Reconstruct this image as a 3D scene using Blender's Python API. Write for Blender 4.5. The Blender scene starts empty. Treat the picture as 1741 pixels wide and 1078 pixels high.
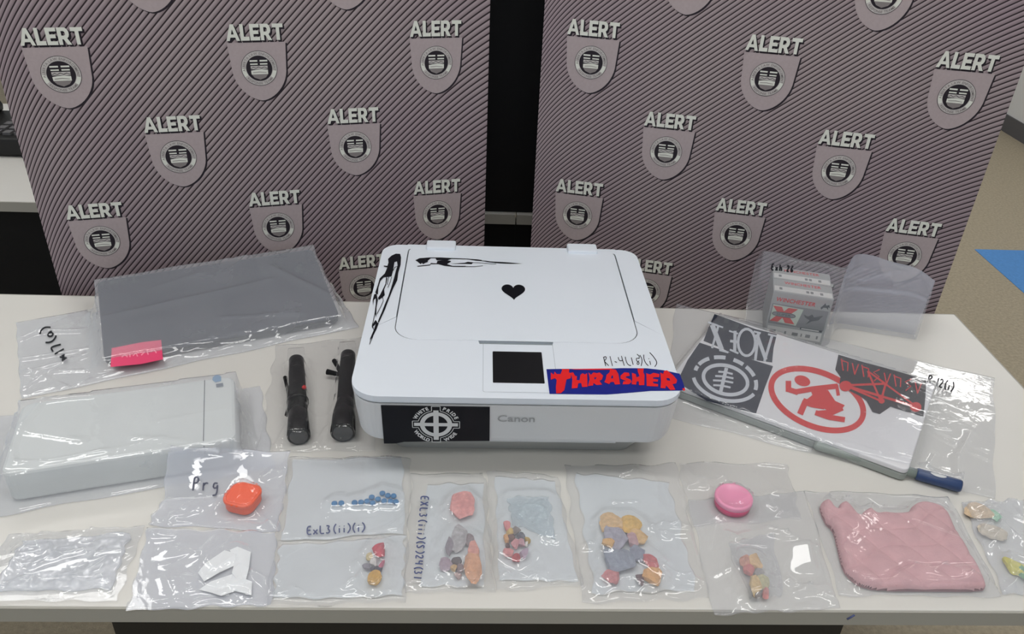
import bpy, bmesh, math, random
import numpy as np
from mathutils import Vector, Matrix
from mathutils.geometry import tessellate_polygon

SC = bpy.context.scene
COL = SC.collection
PI = math.pi

# ------------------------------------------------------------------ camera, world, light, exposure
TZ = 0.74                                   # height of the table top above the floor
FPX, PITCH, ROLL, YAW = 1389.617, math.radians(31.39919), math.radians(2.70551), math.radians(-2.94363)
CAM = np.array([0.0, 0.0, TZ + 0.82])
def _axes():
    cp, sp, cr, sr = math.cos(PITCH), math.sin(PITCH), math.cos(ROLL), math.sin(ROLL)
    f = np.array([0, cp, -sp]); u = np.array([0, sp, cp]); r = np.array([1.0, 0, 0])
    r, u = cr*r + sr*u, -sr*r + cr*u
    c, s = math.cos(YAW), math.sin(YAW)
    Z = np.array([[c, -s, 0], [s, c, 0], [0, 0, 1]])
    return Z@r, Z@u, Z@f
CR, CU, CF = _axes()
cam = bpy.data.cameras.new('camera'); camo = bpy.data.objects.new('camera', cam); COL.objects.link(camo)
camo.matrix_world = Matrix(((CR[0], CU[0], -CF[0], CAM[0]), (CR[1], CU[1], -CF[1], CAM[1]), (CR[2], CU[2], -CF[2], CAM[2]), (0, 0, 0, 1)))
cam.sensor_fit = 'HORIZONTAL'; cam.sensor_width = 36.0; cam.lens = FPX*36/1741; cam.clip_start = 0.02
SC.camera = camo

wd = bpy.data.worlds.new('world'); SC.world = wd; wd.use_nodes = True
wd.node_tree.nodes['Background'].inputs[0].default_value = (0.86, 0.93, 1.0, 1)
wd.node_tree.nodes['Background'].inputs[1].default_value = 0.55
SC.view_settings.view_transform = 'Standard'; SC.view_settings.look = 'None'
SC.view_settings.exposure = 0.0; SC.view_settings.gamma = 1.0; SC.view_settings.use_curve_mapping = False
SC.cycles.use_denoising = True
SC.cycles.transparent_max_bounces = 32; SC.cycles.max_bounces = 10
SC.cycles.caustics_reflective = False; SC.cycles.caustics_refractive = False
LIGHT_POS = [(1.22, 2.75), (-1.5, 2.3), (2.5, 3.9), (-0.80, 0.82), (0.80, 0.82), (0.0, -0.55)]  # unseen panels; the far right one added to brighten floor and wall there
LIGHT_PWR = 11.6

def G(px, py, z=0.0):
    """point on the level plane z above the table top seen at a photo pixel"""
    d = CF + (px-870.5)/FPX*CR - (py-539.0)/FPX*CU
    return CAM + d*(TZ + z - CAM[2])/d[2]
def GY(px, py, y):
    d = CF + (px-870.5)/FPX*CR - (py-539.0)/FPX*CU
    return CAM + d*y/d[1]
def GP(px, py, p0, n):
    d = CF + (px-870.5)/FPX*CR - (py-539.0)/FPX*CU
    return CAM + d*(np.dot(np.array(p0)-CAM, n)/np.dot(d, n))

# ------------------------------------------------------------------ materials
def lin(c):
    return tuple((x/12.92 if x <= 0.04045 else ((x+0.055)/1.055)**2.4) for x in [v/255 for v in c])
def mat(name, rgb, rough=0.5, spec=0.5, metal=0.0, var=0.0, vscale=30.0, bump=0.0, bscale=200.0, trans=0.0, coat=0.0, sss=0.0):
    m = bpy.data.materials.new(name); m.use_nodes = True
    nt = m.node_tree; b = nt.nodes['Principled BSDF']
    c = lin(rgb)
    b.inputs['Base Color'].default_value = (*c, 1); b.inputs['Roughness'].default_value = rough
    b.inputs['Specular IOR Level'].default_value = spec; b.inputs['Metallic'].default_value = metal
    b.inputs['Coat Weight'].default_value = coat
    if trans: b.inputs['Transmission Weight'].default_value = trans
    if sss:
        b.inputs['Subsurface Weight'].default_value = sss; b.inputs['Subsurface Radius'].default_value = (0.01, 0.006, 0.004)
    tc = nt.nodes.new('ShaderNodeTexCoord')
    if var:
        n = nt.nodes.new('ShaderNodeTexNoise'); n.inputs['Scale'].default_value = vscale; n.inputs['Detail'].default_value = 4
        nt.links.new(tc.outputs['Object'], n.inputs['Vector'])
        r = nt.nodes.new('ShaderNodeValToRGB')
        r.color_ramp.elements[0].position = 0.3; r.color_ramp.elements[1].position = 0.7
        r.color_ramp.elements[0].color = (*[x*(1-var) for x in c], 1); r.color_ramp.elements[1].color = (*[min(1, x*(1+var)) for x in c], 1)
        nt.links.new(n.outputs['Fac'], r.inputs['Fac']); nt.links.new(r.outputs['Color'], b.inputs['Base Color'])
    if bump:
        n2 = nt.nodes.new('ShaderNodeTexNoise'); n2.inputs['Scale'].default_value = bscale; n2.inputs['Detail'].default_value = 3
        nt.links.new(tc.outputs['Object'], n2.inputs['Vector'])
        bp = nt.nodes.new('ShaderNodeBump'); bp.inputs['Strength'].default_value = bump; bp.inputs['Distance'].default_value = 0.002
        nt.links.new(n2.outputs['Fac'], bp.inputs['Height']); nt.links.new(bp.outputs['Normal'], b.inputs['Normal'])
    return m
def emis(name, rgb, s):
    m = bpy.data.materials.new(name); m.use_nodes = True; nt = m.node_tree; nt.nodes.clear()
    e = nt.nodes.new('ShaderNodeEmission'); e.inputs[0].default_value = (*rgb, 1); e.inputs[1].default_value = s
    o = nt.nodes.new('ShaderNodeOutputMaterial'); nt.links.new(e.outputs[0], o.inputs[0]); return m
def film(name, haze=0.10, tint=(243, 247, 255), rough=0.03, bump=0.5, bscale=28.0, refl=1.0):
    """clear plastic film: see-through, a little milky, with a fresnel sheen broken by fine wrinkles"""
    m = bpy.data.materials.new(name); m.use_nodes = True; nt = m.node_tree; nt.nodes.clear()
    N = nt.nodes.new; L = nt.links.new
    o = N('ShaderNodeOutputMaterial'); tr = N('ShaderNodeBsdfTransparent'); tr.inputs[0].default_value = (0.995, 0.996, 0.998, 1)
    df = N('ShaderNodeBsdfDiffuse'); df.inputs[0].default_value = (*lin(tint), 1)
    tl = N('ShaderNodeBsdfTranslucent'); tl.inputs[0].default_value = (*lin(tint), 1)
    mx0 = N('ShaderNodeMixShader'); mx0.inputs[0].default_value = 0.2; L(df.outputs[0], mx0.inputs[1]); L(tl.outputs[0], mx0.inputs[2])
    tc = N('ShaderNodeTexCoord'); nz = N('ShaderNodeTexNoise'); nz.inputs['Scale'].default_value = 9.0; nz.inputs['Detail'].default_value = 3
    L(tc.outputs['Object'], nz.inputs['Vector'])
    mr = N('ShaderNodeMapRange'); mr.inputs[1].default_value = 0.2; mr.inputs[2].default_value = 0.8
    mr.inputs[3].default_value = haze*0.9; mr.inputs[4].default_value = haze*1.1
    L(nz.outputs['Fac'], mr.inputs[0])
    mx1 = N('ShaderNodeMixShader'); L(mr.outputs[0], mx1.inputs[0]); L(tr.outputs[0], mx1.inputs[1]); L(mx0.outputs[0], mx1.inputs[2])
    w = N('ShaderNodeTexNoise'); w.inputs['Scale'].default_value = bscale; w.inputs['Detail'].default_value = 2.5; w.inputs['Distortion'].default_value = 1.2
    L(tc.outputs['Object'], w.inputs['Vector'])
    bp = N('ShaderNodeBump'); bp.inputs['Strength'].default_value = bump; bp.inputs['Distance'].default_value = 0.004
    L(w.outputs['Fac'], bp.inputs['Height'])
    gl = N('ShaderNodeBsdfGlossy'); gl.inputs['Roughness'].default_value = rough; L(bp.outputs['Normal'], gl.inputs['Normal'])
    gl.inputs[0].default_value = (refl, refl, refl, 1)
    lw = N('ShaderNodeLayerWeight'); lw.inputs[0].default_value = 0.5; L(bp.outputs['Normal'], lw.inputs['Normal'])
    pw = N('ShaderNodeMath'); pw.operation = 'POWER'; pw.inputs[1].default_value = 5.0; L(lw.outputs['Facing'], pw.inputs[0])
    fr = N('ShaderNodeMath'); fr.operation = 'MULTIPLY_ADD'; fr.inputs[1].default_value = 0.95; fr.inputs[2].default_value = 0.042; L(pw.outputs[0], fr.inputs[0])
    mx2 = N('ShaderNodeMixShader'); L(fr.outputs[0], mx2.inputs[0]); L(mx1.outputs[0], mx2.inputs[1]); L(gl.outputs[0], mx2.inputs[2])
    L(mx2.outputs[0], o.inputs[0]); return m

M = {}
M['table'] = mat('table_laminate', (216, 214, 209), 0.34, 0.4, var=0.02, vscale=3)
M['edge'] = mat('table_edge', (168, 166, 158), 0.5, 0.4)
M['black_metal'] = mat('black_metal', (22, 22, 23), 0.45, 0.4)
M['black_panel'] = mat('black_panel', (13, 14, 17), 0.6, 0.25, bump=0.1, bscale=300)
M['carpet'] = mat('carpet', (178, 167, 146), 0.95, 0.1, var=0.13, vscale=90, bump=0.7, bscale=260)
M['carpet_blue'] = mat('carpet_blue', (100, 156, 220), 0.95, 0.1, var=0.06, vscale=90, bump=0.6, bscale=260)
M['wall'] = mat('wall_paint', (244, 244, 244), 0.8, 0.2, bump=0.05)
M['baseboard'] = mat('baseboard_vinyl', (104, 103, 105), 0.6, 0.3)
M['ceiling'] = mat('ceiling_tile', (236, 237, 238), 0.9, 0.1, bump=0.3, bscale=120)
M['white_plastic'] = mat('white_plastic', (222, 229, 238), 0.32, 0.45, bump=0.03, bscale=900)
M['white_matte'] = mat('white_cover_plastic', (212, 214, 216), 0.30, 0.45)
M['shade_and_seam_grey'] = mat('shade_and_seam_grey', (150, 160, 166), 0.4, 0.4)
M['light_base'] = mat('pale_base_plastic', (178, 180, 178), 0.45, 0.4)
M['seam'] = mat('dark_seam', (64, 70, 74), 0.6, 0.3)
M['screen'] = mat('dark_screen', (20, 21, 24), 0.35, 0.35)
M['black_ink'] = mat('black_ink', (20, 24, 32), 0.5, 0.3)
M['black_vinyl'] = mat('black_vinyl', (13, 15, 22), 0.45, 0.2, var=0.15, vscale=40)
M['white_ink'] = mat('white_ink', (214, 216, 217), 0.5, 0.3)
M['silver_ink'] = mat('silver_ink', (158, 160, 162), 0.35, 0.5)
M['blue_sticker'] = mat('blue_sticker', (20, 32, 128), 0.45, 0.35, var=0.08, vscale=60)
M['red_sticker'] = mat('red_sticker', (222, 32, 34), 0.45, 0.35)
M['red_ink'] = mat('red_ink', (206, 58, 62), 0.5, 0.3)
M['pen_blue'] = mat('blue_pen_ink', (84, 92, 132), 0.6, 0.3)
M['pen_grey'] = mat('grey_pen_ink', (92, 95, 112), 0.6, 0.3)
M['film'] = film('clear_film', 0.11, bump=.16)
M['film_thin'] = film('thin_clear_film', 0.06, bump=.13)
M['film_hazy'] = film('milky_film', 0.26, bump=0.16)
M['zip_film'] = film('zip_bag_film', 0.78, bump=0.2, tint=(246, 251, 255))
M['film_clear'] = film('very_clear_film', 0.018, bump=0.25)
M['zip_top'] = film('zip_bag_top_film', 0.09, bump=0.12, tint=(240, 246, 255))
M['film_smooth'] = film('smooth_clear_film', 0.11, bump=.07, rough=.06)
M['film_under'] = film('milky_under_film', .40, bump=.1, tint=(236, 241, 255))
M['film_dense'] = film('crumpled_film', 0.34, bump=0.6, bscale=40)

# ------------------------------------------------------------------ mesh helpers
class MB:
    def __init__(s): s.v = []; s.f = []; s.m = []; s.sm = []
    def add(s, vs, fs, mi=0, smooth=False):
        o = len(s.v); s.v += [tuple(map(float, v)) for v in vs]
        for f in fs: s.f.append(tuple(i+o for i in f)); s.m.append(mi); s.sm.append(smooth)
    def box(s, c, d, mi=0, rz=0.0):
        x, y, z = d[0]/2, d[1]/2, d[2]/2; cs, sn = math.cos(rz), math.sin(rz)
        vs = [(c[0]+a*x*cs-b*y*sn, c[1]+a*x*sn+b*y*cs, c[2]+e*z) for a, b, e in ((-1,-1,-1),(1,-1,-1),(1,1,-1),(-1,1,-1),(-1,-1,1),(1,-1,1),(1,1,1),(-1,1,1))]
        s.add(vs, [(0,3,2,1),(4,5,6,7),(0,1,5,4),(1,2,6,5),(2,3,7,6),(3,0,4,7)], mi)
    def loft(s, rings, mi=0, smooth=False, caps=True):
        n = len(rings[0]); vs = [v for r in rings for v in r]; fs = []
        for k in range(len(rings)-1):
            for i in range(n):
                j = (i+1) % n; fs.append((k*n+i, k*n+j, (k+1)*n+j, (k+1)*n+i))
        s.add(vs, fs, mi, smooth)
        if caps:
            s.add(rings[0], [tuple(reversed(range(n)))], mi); s.add(rings[-1], [tuple(range(n))], mi)
    def tube(s, pts, r, n=10, mi=0, caps=True):
        pts = [Vector(p) for p in pts]; rr = r if isinstance(r, (list, tuple)) else [r]*len(pts); rings = []
        for i, p in enumerate(pts):
            t = (pts[min(i+1, len(pts)-1)] - pts[max(i-1, 0)]).normalized()
            a = t.orthogonal().normalized() if i == 0 else (a - t*a.dot(t)).normalized()
            b = t.cross(a)
            rings.append([tuple(p + (a*math.cos(2*PI*k/n) + b*math.sin(2*PI*k/n))*rr[i]) for k in range(n)])
        s.loft(rings, mi, True, caps)
    def prism(s, poly, z0, z1, mi=0):
        s.loft([[(x, y, z0) for x, y in poly], [(x, y, z1) for x, y in poly]], mi)
    def build(s, name, mats, parent=None, local=False, bevel=0.0, seg=2):
        me = bpy.data.meshes.new(name)
        off = np.array([0.0, 0, 0])
        if parent is not None and not local: off = world_loc(parent)
        me.from_pydata([tuple(np.array(v)-off) for v in s.v], [], s.f)
        for m in (mats if isinstance(mats, (list, tuple)) else [mats]): me.materials.append(m)
        for p, mi, sm in zip(me.polygons, s.m, s.sm): p.material_index = mi; p.use_smooth = sm
        bm = bmesh.new(); bm.from_mesh(me)
        bmesh.ops.remove_doubles(bm, verts=bm.verts, dist=1e-6)
        bm.to_mesh(me); bm.free(); me.update()
        o = bpy.data.objects.new(name, me); COL.objects.link(o)
        if parent is not None: o.parent = parent
        if bevel:
            md = o.modifiers.new('bevel', 'BEVEL'); md.width = bevel; md.segments = seg; md.limit_method = 'ANGLE'; md.angle_limit = math.radians(40)
            md.harden_normals = False
        return o
WL = {}
def world_loc(o):
    p = np.array([0.0, 0, 0])
    while o is not None: p = p + np.array(o.location); o = o.parent
    return p
def tag(o, label=None, cat=None, group=None, kind=None):
    if label: o['label'] = label
    if cat: o['category'] = cat
    if group: o['group'] = group
    if kind: o['kind'] = kind
    return o
def empty(name, loc, label, cat, group=None):
    o = bpy.data.objects.new(name, None); COL.objects.link(o); o.location = [float(x) for x in loc]; o.empty_display_size = 0.03
    return tag(o, label, cat, group)
def recenter(o):
    """move a single-mesh thing's origin to the middle of its base"""
    vs = np.array([v.co[:] for v in o.data.vertices]); c = np.array([vs[:, 0].mean(), vs[:, 1].mean(), vs[:, 2].min()])
    o.data.transform(Matrix.Translation(-Vector(c))); o.location = Vector(c); return o
def rrect(x0, x1, y0, y1, r, n=6):
    if not isinstance(r, (list, tuple)): r = [r]*4         # order: front-left, front-right, back-right, back-left
    out = []
    for (cx, cy, a0), rad in zip(((x0, y0, PI), (x1, y0, 1.5*PI), (x1, y1, 0), (x0, y1, .5*PI)), r):
        sx = 1 if cx == x0 else -1; sy = 1 if cy == y0 else -1
        for k in range(n+1):
            a = a0 + k/n*PI/2; out.append((cx+sx*rad+rad*math.cos(a), cy+sy*rad+rad*math.sin(a)))
    return out
def slab(mb, x0, x1, y0, y1, z0, z1, r, b, mi=0, n=6, mp=None):
    """rounded block with softened top and bottom edges"""
    rings = []
    for ins, z in ((b, z0), (b*.3, z0+b*.3), (0, z0+b), (0, z1-b), (b*.3, z1-b*.3), (b, z1)):
        o = [(x, y, z) for x, y in rrect(x0+ins, x1-ins, y0+ins, y1-ins, max(r-ins, 1e-4), n)]
        rings.append([mp(*p) for p in o] if mp else o)
    mb.loft(rings, mi)
# flat shapes -------------------------------------------------------------
def fill(mb, polys, fn, mi=0):
    """polys: [outer, hole, ...] of 2D points -> triangles mapped by fn(u,v)"""
    pl = [[Vector((x, y, 0)) for x, y in p] for p in polys]
    tris = tessellate_polygon(pl); flat = [q for p in polys for q in p]
    out = []
    for t in tris:
        a, b, c = (flat[i] for i in t)
        ar = (b[0]-a[0])*(c[1]-a[1])-(b[1]-a[1])*(c[0]-a[0])
        out.append(t if ar > 0 else (t[0], t[2], t[1]))
    mb.add([fn(*q) for q in flat], out, mi)
def ribbon(mb, pts, w, fn, mi=0):
    pts = [np.array(p, float) for p in pts]; L = []; R = []
    for i, p in enumerate(pts):
        t = pts[min(i+1, len(pts)-1)] - pts[max(i-1, 0)]; t = t/(np.linalg.norm(t)+1e-9); n = np.array([-t[1], t[0]])*w/2
        L.append(p+n); R.append(p-n)
    vs = [fn(*q) for q in L+R]; n = len(pts)
    mb.add(vs, [(n+i, n+i+1, i+1, i) for i in range(n-1)], mi)
def ring(r0, r1, n=40, c=(0, 0), ey=1.0):
    f = lambda r: [(c[0]+r*math.cos(2*PI*k/n), c[1]+ey*r*math.sin(2*PI*k/n)) for k in range(n)]
    return [f(r1), f(r0)]
def disc(r, n=40, c=(0, 0), ey=1.0): return [[(c[0]+r*math.cos(2*PI*k/n), c[1]+ey*r*math.sin(2*PI*k/n)) for k in range(n)]]
def rect(x0, x1, y0, y1): return [[(x0, y0), (x1, y0), (x1, y1), (x0, y1)]]
# letters ------------------------------------------------------------------
_gl = {}
def glyph(ch, bold=0.0):
    k = (ch, bold)
    if k not in _gl:
        c = bpy.data.curves.new('t', 'FONT'); c.body = ch; c.size = 1.0; c.offset = bold; c.resolution_u = 3; c.fill_mode = 'FRONT'; c.dimensions = '2D'
        o = bpy.data.objects.new('t', c); me = o.to_mesh()
        vs = [(v.co.x, v.co.y) for v in me.vertices]; fs = [tuple(p.vertices) for p in me.polygons]
        o.to_mesh_clear(); bpy.data.objects.remove(o); bpy.data.curves.remove(c)
        x0 = min([v[0] for v in vs], default=0); x1 = max([v[0] for v in vs], default=0.25)
        _gl[k] = (vs, fs, x0, x1)
    return _gl[k]
CAPH = 0.73
def text(mb, s, fn, h, x=0.0, y=0.0, width=None, bold=0.0, gap=0.09, mi=0, center=True, shear=0.0):
    """straight text, cap height h, centred on x, baseline y"""
    lay = []; cur = 0.0
    for ch in s:
        if ch == ' ': cur += 0.32; continue
        vs, fs, x0, x1 = glyph(ch, bold); lay.append((vs, fs, cur-x0)); cur += x1-x0+gap
    tot = cur-gap; sy = h/CAPH; sx = width/tot if width else sy
    ox = x - (tot*sx/2 if center else 0)
    for vs, fs, dx in lay:
        out = []
        for f in fs:
            a, b, c = (vs[i] for i in f[:3])
            out.append(f if (b[0]-a[0])*(c[1]-a[1])-(b[1]-a[1])*(c[0]-a[0]) > 0 else tuple(reversed(f)))
        mb.add([fn(ox+(vx+dx)*sx+shear*vy*sy, y+vy*sy) for vx, vy in vs], out, mi)
def arctext(mb, s, fn, r, h, a_mid, cw=True, bold=0.0, mi=0, gap=0.1, spread=None, ey=1.0):
    """text along a circle, reading outside-up (cw) or along the bottom (not cw)"""
    lay = []; cur = 0.0
    for ch in s:
        if ch == ' ': cur += 0.35; continue
        vs, fs, x0, x1 = glyph(ch, bold); lay.append((vs, fs, cur+(x1-x0)/2, (x0+x1)/2)); cur += x1-x0+gap
    tot = cur-gap; k = h/CAPH
    per = (spread/tot) if spread else k/r
    for vs, fs, mid, xc in lay:
        a = a_mid - (mid-tot/2)*per if cw else a_mid + (mid-tot/2)*per
        out = []
        for vx, vy in vs:
            lx, ly = (vx-xc)*k, vy*k
            if cw: rad = r+ly; px = rad*math.cos(a)+lx*math.sin(a); py = rad*math.sin(a)-lx*math.cos(a)
            else: rad = r-ly; px = rad*math.cos(a)-lx*math.sin(a); py = rad*math.sin(a)+lx*math.cos(a)
            out.append((px, py*ey))
        ff = []
        for f in fs:
            p, q, c = (out[i] for i in f[:3])
            ff.append(f if (q[0]-p[0])*(c[1]-p[1])-(q[1]-p[1])*(c[0]-p[0]) > 0 else tuple(reversed(f)))
        mb.add([fn(*q) for q in out], ff, mi)
HW = {  # handwriting strokes in a 0.6 x 1 cell
 'R': [[(.05,0),(.1,1)],[(.02,.9),(.3,1),(.48,.85),(.4,.6),(.12,.48),(.5,0)]], '1': [[(.25,1),(.2,0)]], '-': [[(.08,.45),(.42,.42)]],
 '4': [[(.1,1),(.05,.5),(.45,.52)],[(.45,1),(.42,0)]], '(': [[(.4,1.1),(.2,.75),(.18,.3),(.38,-.1)]], ')': [[(.15,1.1),(.38,.75),(.38,.3),(.12,-.1)]],
 '8': [[(.42,.85),(.25,1),(.1,.8),(.4,.35),(.3,0),(.08,.2),(.4,.7),(.42,.85)]], 'i': [[(.25,.55),(.25,0)],[(.25,.82),(.27,.74)]],
 'E': [[(.45,1),(.08,.95),(.06,0),(.48,.03)],[(.07,.5),(.4,.52)]], 'x': [[(.05,.55),(.45,0)],[(.45,.55),(.05,0)]],
 'X': [[(.05,1),(.48,0)],[(.46,1),(.04,0)]], 'h': [[(.08,1),(.08,0)],[(.08,.4),(.28,.55),(.42,.4),(.42,0)]], '.': [[(.2,.06),(.27,.0)]], '2': [[(.06,.8),(.25,1),(.45,.8),(.35,.5),(.06,.02),(.5,.05)]],
 '6': [[(.4,1),(.15,.6),(.08,.2),(.25,0),(.45,.2),(.3,.42),(.1,.25)]], 'L': [[(.1,1),(.08,0),(.48,.04)]], '3': [[(.08,.95),(.4,.9),(.2,.55),(.45,.3),(.25,0),(.05,.1)]],
 '7': [[(.05,1),(.48,.97),(.18,0)]], '*': [[(.05,.75),(.45,.25)],[(.45,.75),(.05,.25)],[(.02,.5),(.5,.48)]], 'a': [[(.42,.5),(.2,.55),(.06,.25),(.22,0),(.4,.2),(.42,.5),(.45,0)]],
 'S': [[(.45,.9),(.2,1),(.08,.75),(.4,.4),(.35,.05),(.06,.08)]], 'P': [[(.08,0),(.1,1),(.42,.9),(.4,.6),(.1,.5)]], 'p': [[(.1,.6),(.08,-.4)],[(.1,.5),(.35,.6),(.42,.3),(.1,.1)]],
 'r': [[(.1,.55),(.1,0)],[(.1,.35),(.25,.55),(.42,.5)]], 'g': [[(.4,.5),(.15,.55),(.08,.2),(.35,.15),(.4,.5),(.4,-.3),(.1,-.35)]], ' ': []}
def smooth2(p, k=2):
    for _ in range(k):
        if len(p) < 3: return p
        q = [p[0]]
        for a, b in zip(p[:-1], p[1:]): q += [(a[0]*.75+b[0]*.25, a[1]*.75+b[1]*.25), (a[0]*.25+b[0]*.75, a[1]*.25+b[1]*.75)]
        p = q + [p[-1]]
    return p
def handwrite(mb, s, o, ux, uy, w, fn, adv=0.62, mi=0):
    """o: start point, ux: vector of one cell's height along the line, uy: up vector (2D)"""
    o = np.array(o, float); ux = np.array(ux, float); uy = np.array(uy, float); x = 0
    for ch in s:
        for st in HW[ch]:
            st = [(a[0]+x, a[1]) for a in smooth2(st)]
            ribbon(mb, [o+ux*a+uy*b for a, b in st], w, fn, mi)
        x += adv*(0.75 if ch in '1i.()-' else 1.0)

# ------------------------------------------------------------------ the setting
FZ = 0.0
b = MB(); b.box((0, 2, -0.05), (10, 12, 0.1)); fl = b.build('floor', M['carpet']); tag(fl, kind='structure')
b = MB(); b.box((2.215+0.6, 2.3, 0.001), (1.2, 1.82, 0.002)); tag(b.build('floor_accent', M['carpet_blue']), kind='structure')
b = MB(); b.box((3.30+0.05, 2.5, 1.36), (0.1, 9, 2.72)); tag(b.build('wall_right', M['wall']), kind='structure')
b = MB(); b.box((3.295, 2.5, 0.05), (0.012, 9, 0.10)); tag(b.build('baseboard_right', M['baseboard']), kind='structure')
b = MB(); b.box((-0.85, 7.05, 1.36), (8.3, 0.1, 2.72)); tag(b.build('wall_back', M['wall']), kind='structure')
b = MB(); b.box((-0.85, 2.5, 2.77), (8.3, 9, 0.1)); tag(b.build('ceiling', M['ceiling']), kind='structure')
M['lamp'] = emis('lamp_diffuser', (1.0, 0.99, 0.965), LIGHT_PWR)
M['lamp_frame'] = mat('lamp_frame', (235, 235, 235), 0.5)
for i, (x, y) in enumerate(LIGHT_POS):
    r = empty('ceiling_light', (x, y, 2.72), 'flat white ceiling light panel set in the ceiling out of view', 'ceiling light', 'ceiling light panels')
    f = MB()
    for sx, sy, dx, dy in ((0, .17, 1.28, .04), (0, -.17, 1.28, .04), (.62, 0, .04, .30), (-.62, 0, .04, .30)):
        f.box((x+sx, y+sy, 2.712), (dx, dy, 0.016))
    f.build('frame', M['lamp_frame'], r)
    d = MB(); d.box((x, y, 2.714), (1.2, 0.30, 0.010)); d.build('diffuser', M['lamp'], r)

# ------------------------------------------------------------------ front table
def place_table():
    X0, X1, Y0, Y1 = -1.47, 0.966, 0.6616, 1.3882
    r = empty('table', ((X0+X1)/2, (Y0+Y1)/2, 0), 'long white laminate table with a grey edge holding all the bags and the printer', 'table')
    b = MB(); b.box(((X0+X1)/2, (Y0+Y1)/2, TZ-.0128), (X1-X0-.002, Y1-Y0-.002, .0246)); b.build('tabletop', M['table'], r, bevel=.0012)
    e = MB()
    for c, d in ((((X0+X1)/2, Y0-.0005, TZ-.0131), (X1-X0, .003, .0236)), (((X0+X1)/2, Y1+.0005, TZ-.0131), (X1-X0, .003, .0236)),
                 ((X1+.0005, (Y0+Y1)/2, TZ-.0131), (.003, Y1-Y0, .0236)), ((X0-.0005, (Y0+Y1)/2, TZ-.0131), (.003, Y1-Y0, .0236))): e.box(c, d)
    eo = e.build('edge_band', M['edge'], r)
    s = MB(); p = GY(1447, 1049, Y0-.0022)
    s.tube([(p[0]-.004, Y0-.0021, p[2]-.004), (p[0], Y0-.0021, p[2]), (p[0]+.003, Y0-.0021, p[2]+.004)], .0016, 6); s.build('ink_smudge', M['pen_blue'], r)
    for xs in ((-.433, .062), (.424, .036), (.468, .05)):
        l = MB(); l.box((xs[0], .77, TZ-.026-.335), (xs[1], .07, .668)); l.box((xs[0], 1.02, .025), (xs[1], .56, .05)); l.build('leg', M['black_metal'], r, bevel=.004)
    l = MB(); l.box((0.02, .735, TZ-.115), (0.98, .03, .17)); l.build('crossbar', M['black_metal'], r)
place_table()

# ------------------------------------------------------------------ desks behind the banners
def desk(x0, x1, lx_, label):
    y0, y1 = 1.819, 2.55
    r = empty('desk', ((x0+x1)/2, (y0+y1)/2, 0), label, 'desk')
    b = MB(); b.box(((x0+x1)/2, (y0+y1)/2, TZ-.013), (x1-x0, y1-y0, .026)); b.build('desktop', [M['table']], r, bevel=.0015)
    b = MB(); b.box(((x0+x1)/2, y0-.001, TZ-.0135), (x1-x0, .003, .0245)); b.build('edge_band', M['edge'], r)
    b = MB(); b.box(((x0+x1)/2, y0+.03, TZ-.026-.30), (x1-x0+.0028, .018, .60)); b.build('modesty_panel', M['black_panel'], r)
    for x in lx_:
        l = MB(); l.box((x, (y0+y1)/2+.05, (TZ-.03)/2), (.05, .5, TZ-.03)); l.build('leg', M['black_metal'], r)
desk(-1.75, .0905, (-1.70, -.3), 'white topped black desk behind the left banner, with the phone on it')
desk(.0935, .90, (.40, .85), 'white topped black desk behind the right banner')
b = MB(); b.box((.12, 1.845, TZ+.0005+.45), (1.0, .03, .90))
bo = b.build('display_board', M['black_panel'], bevel=.002); recenter(bo); tag(bo, 'plain black upright board standing on the desks between the banners', 'board')
# phone and its cable on the left desk
ph = empty('desk_phone', (-1.28, 2.22, TZ), 'black desk phone at the far left on the white desk', 'phone')
b = MB(); slab(b, -1.40, -1.165, 2.10, 2.34, TZ, TZ+.05, .02, .008); b.build('phone_base', M['black_metal'], ph)
b = MB(); b.tube([(-1.375+.02*0, 2.11, TZ+.065), (-1.375, 2.22, TZ+.075), (-1.375, 2.33, TZ+.065)], [.022, .016, .022], 10); b.build('handset', M['black_metal'], ph)
b = MB(); b.tube([tuple(G(*q, .004)) for q in ((-6, 203), (6, 203), (16, 205), (28, 212), (44, 224))], .003, 8); b.build('cord', M['black_metal'], ph)
b = MB()
for i in range(3):
    for j in range(4): b.box((-1.28+i*.03, 2.14+j*.035, TZ+.053), (.02, .022, .008))
b.build('keypad', M['baseboard'], ph)
b = MB(); pts = [G(-12, 232, .004), G(2, 237, .004), G(15, 246, .004), G(30, 258, .004), G(48, 274, .004), G(70, 300, .004)]
b.tube([tuple(p) for p in pts], .0035, 8); c = b.build('cable', M['black_metal']); recenter(c); tag(c, 'thin black cable lying on the left white desk', 'cable')

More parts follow.
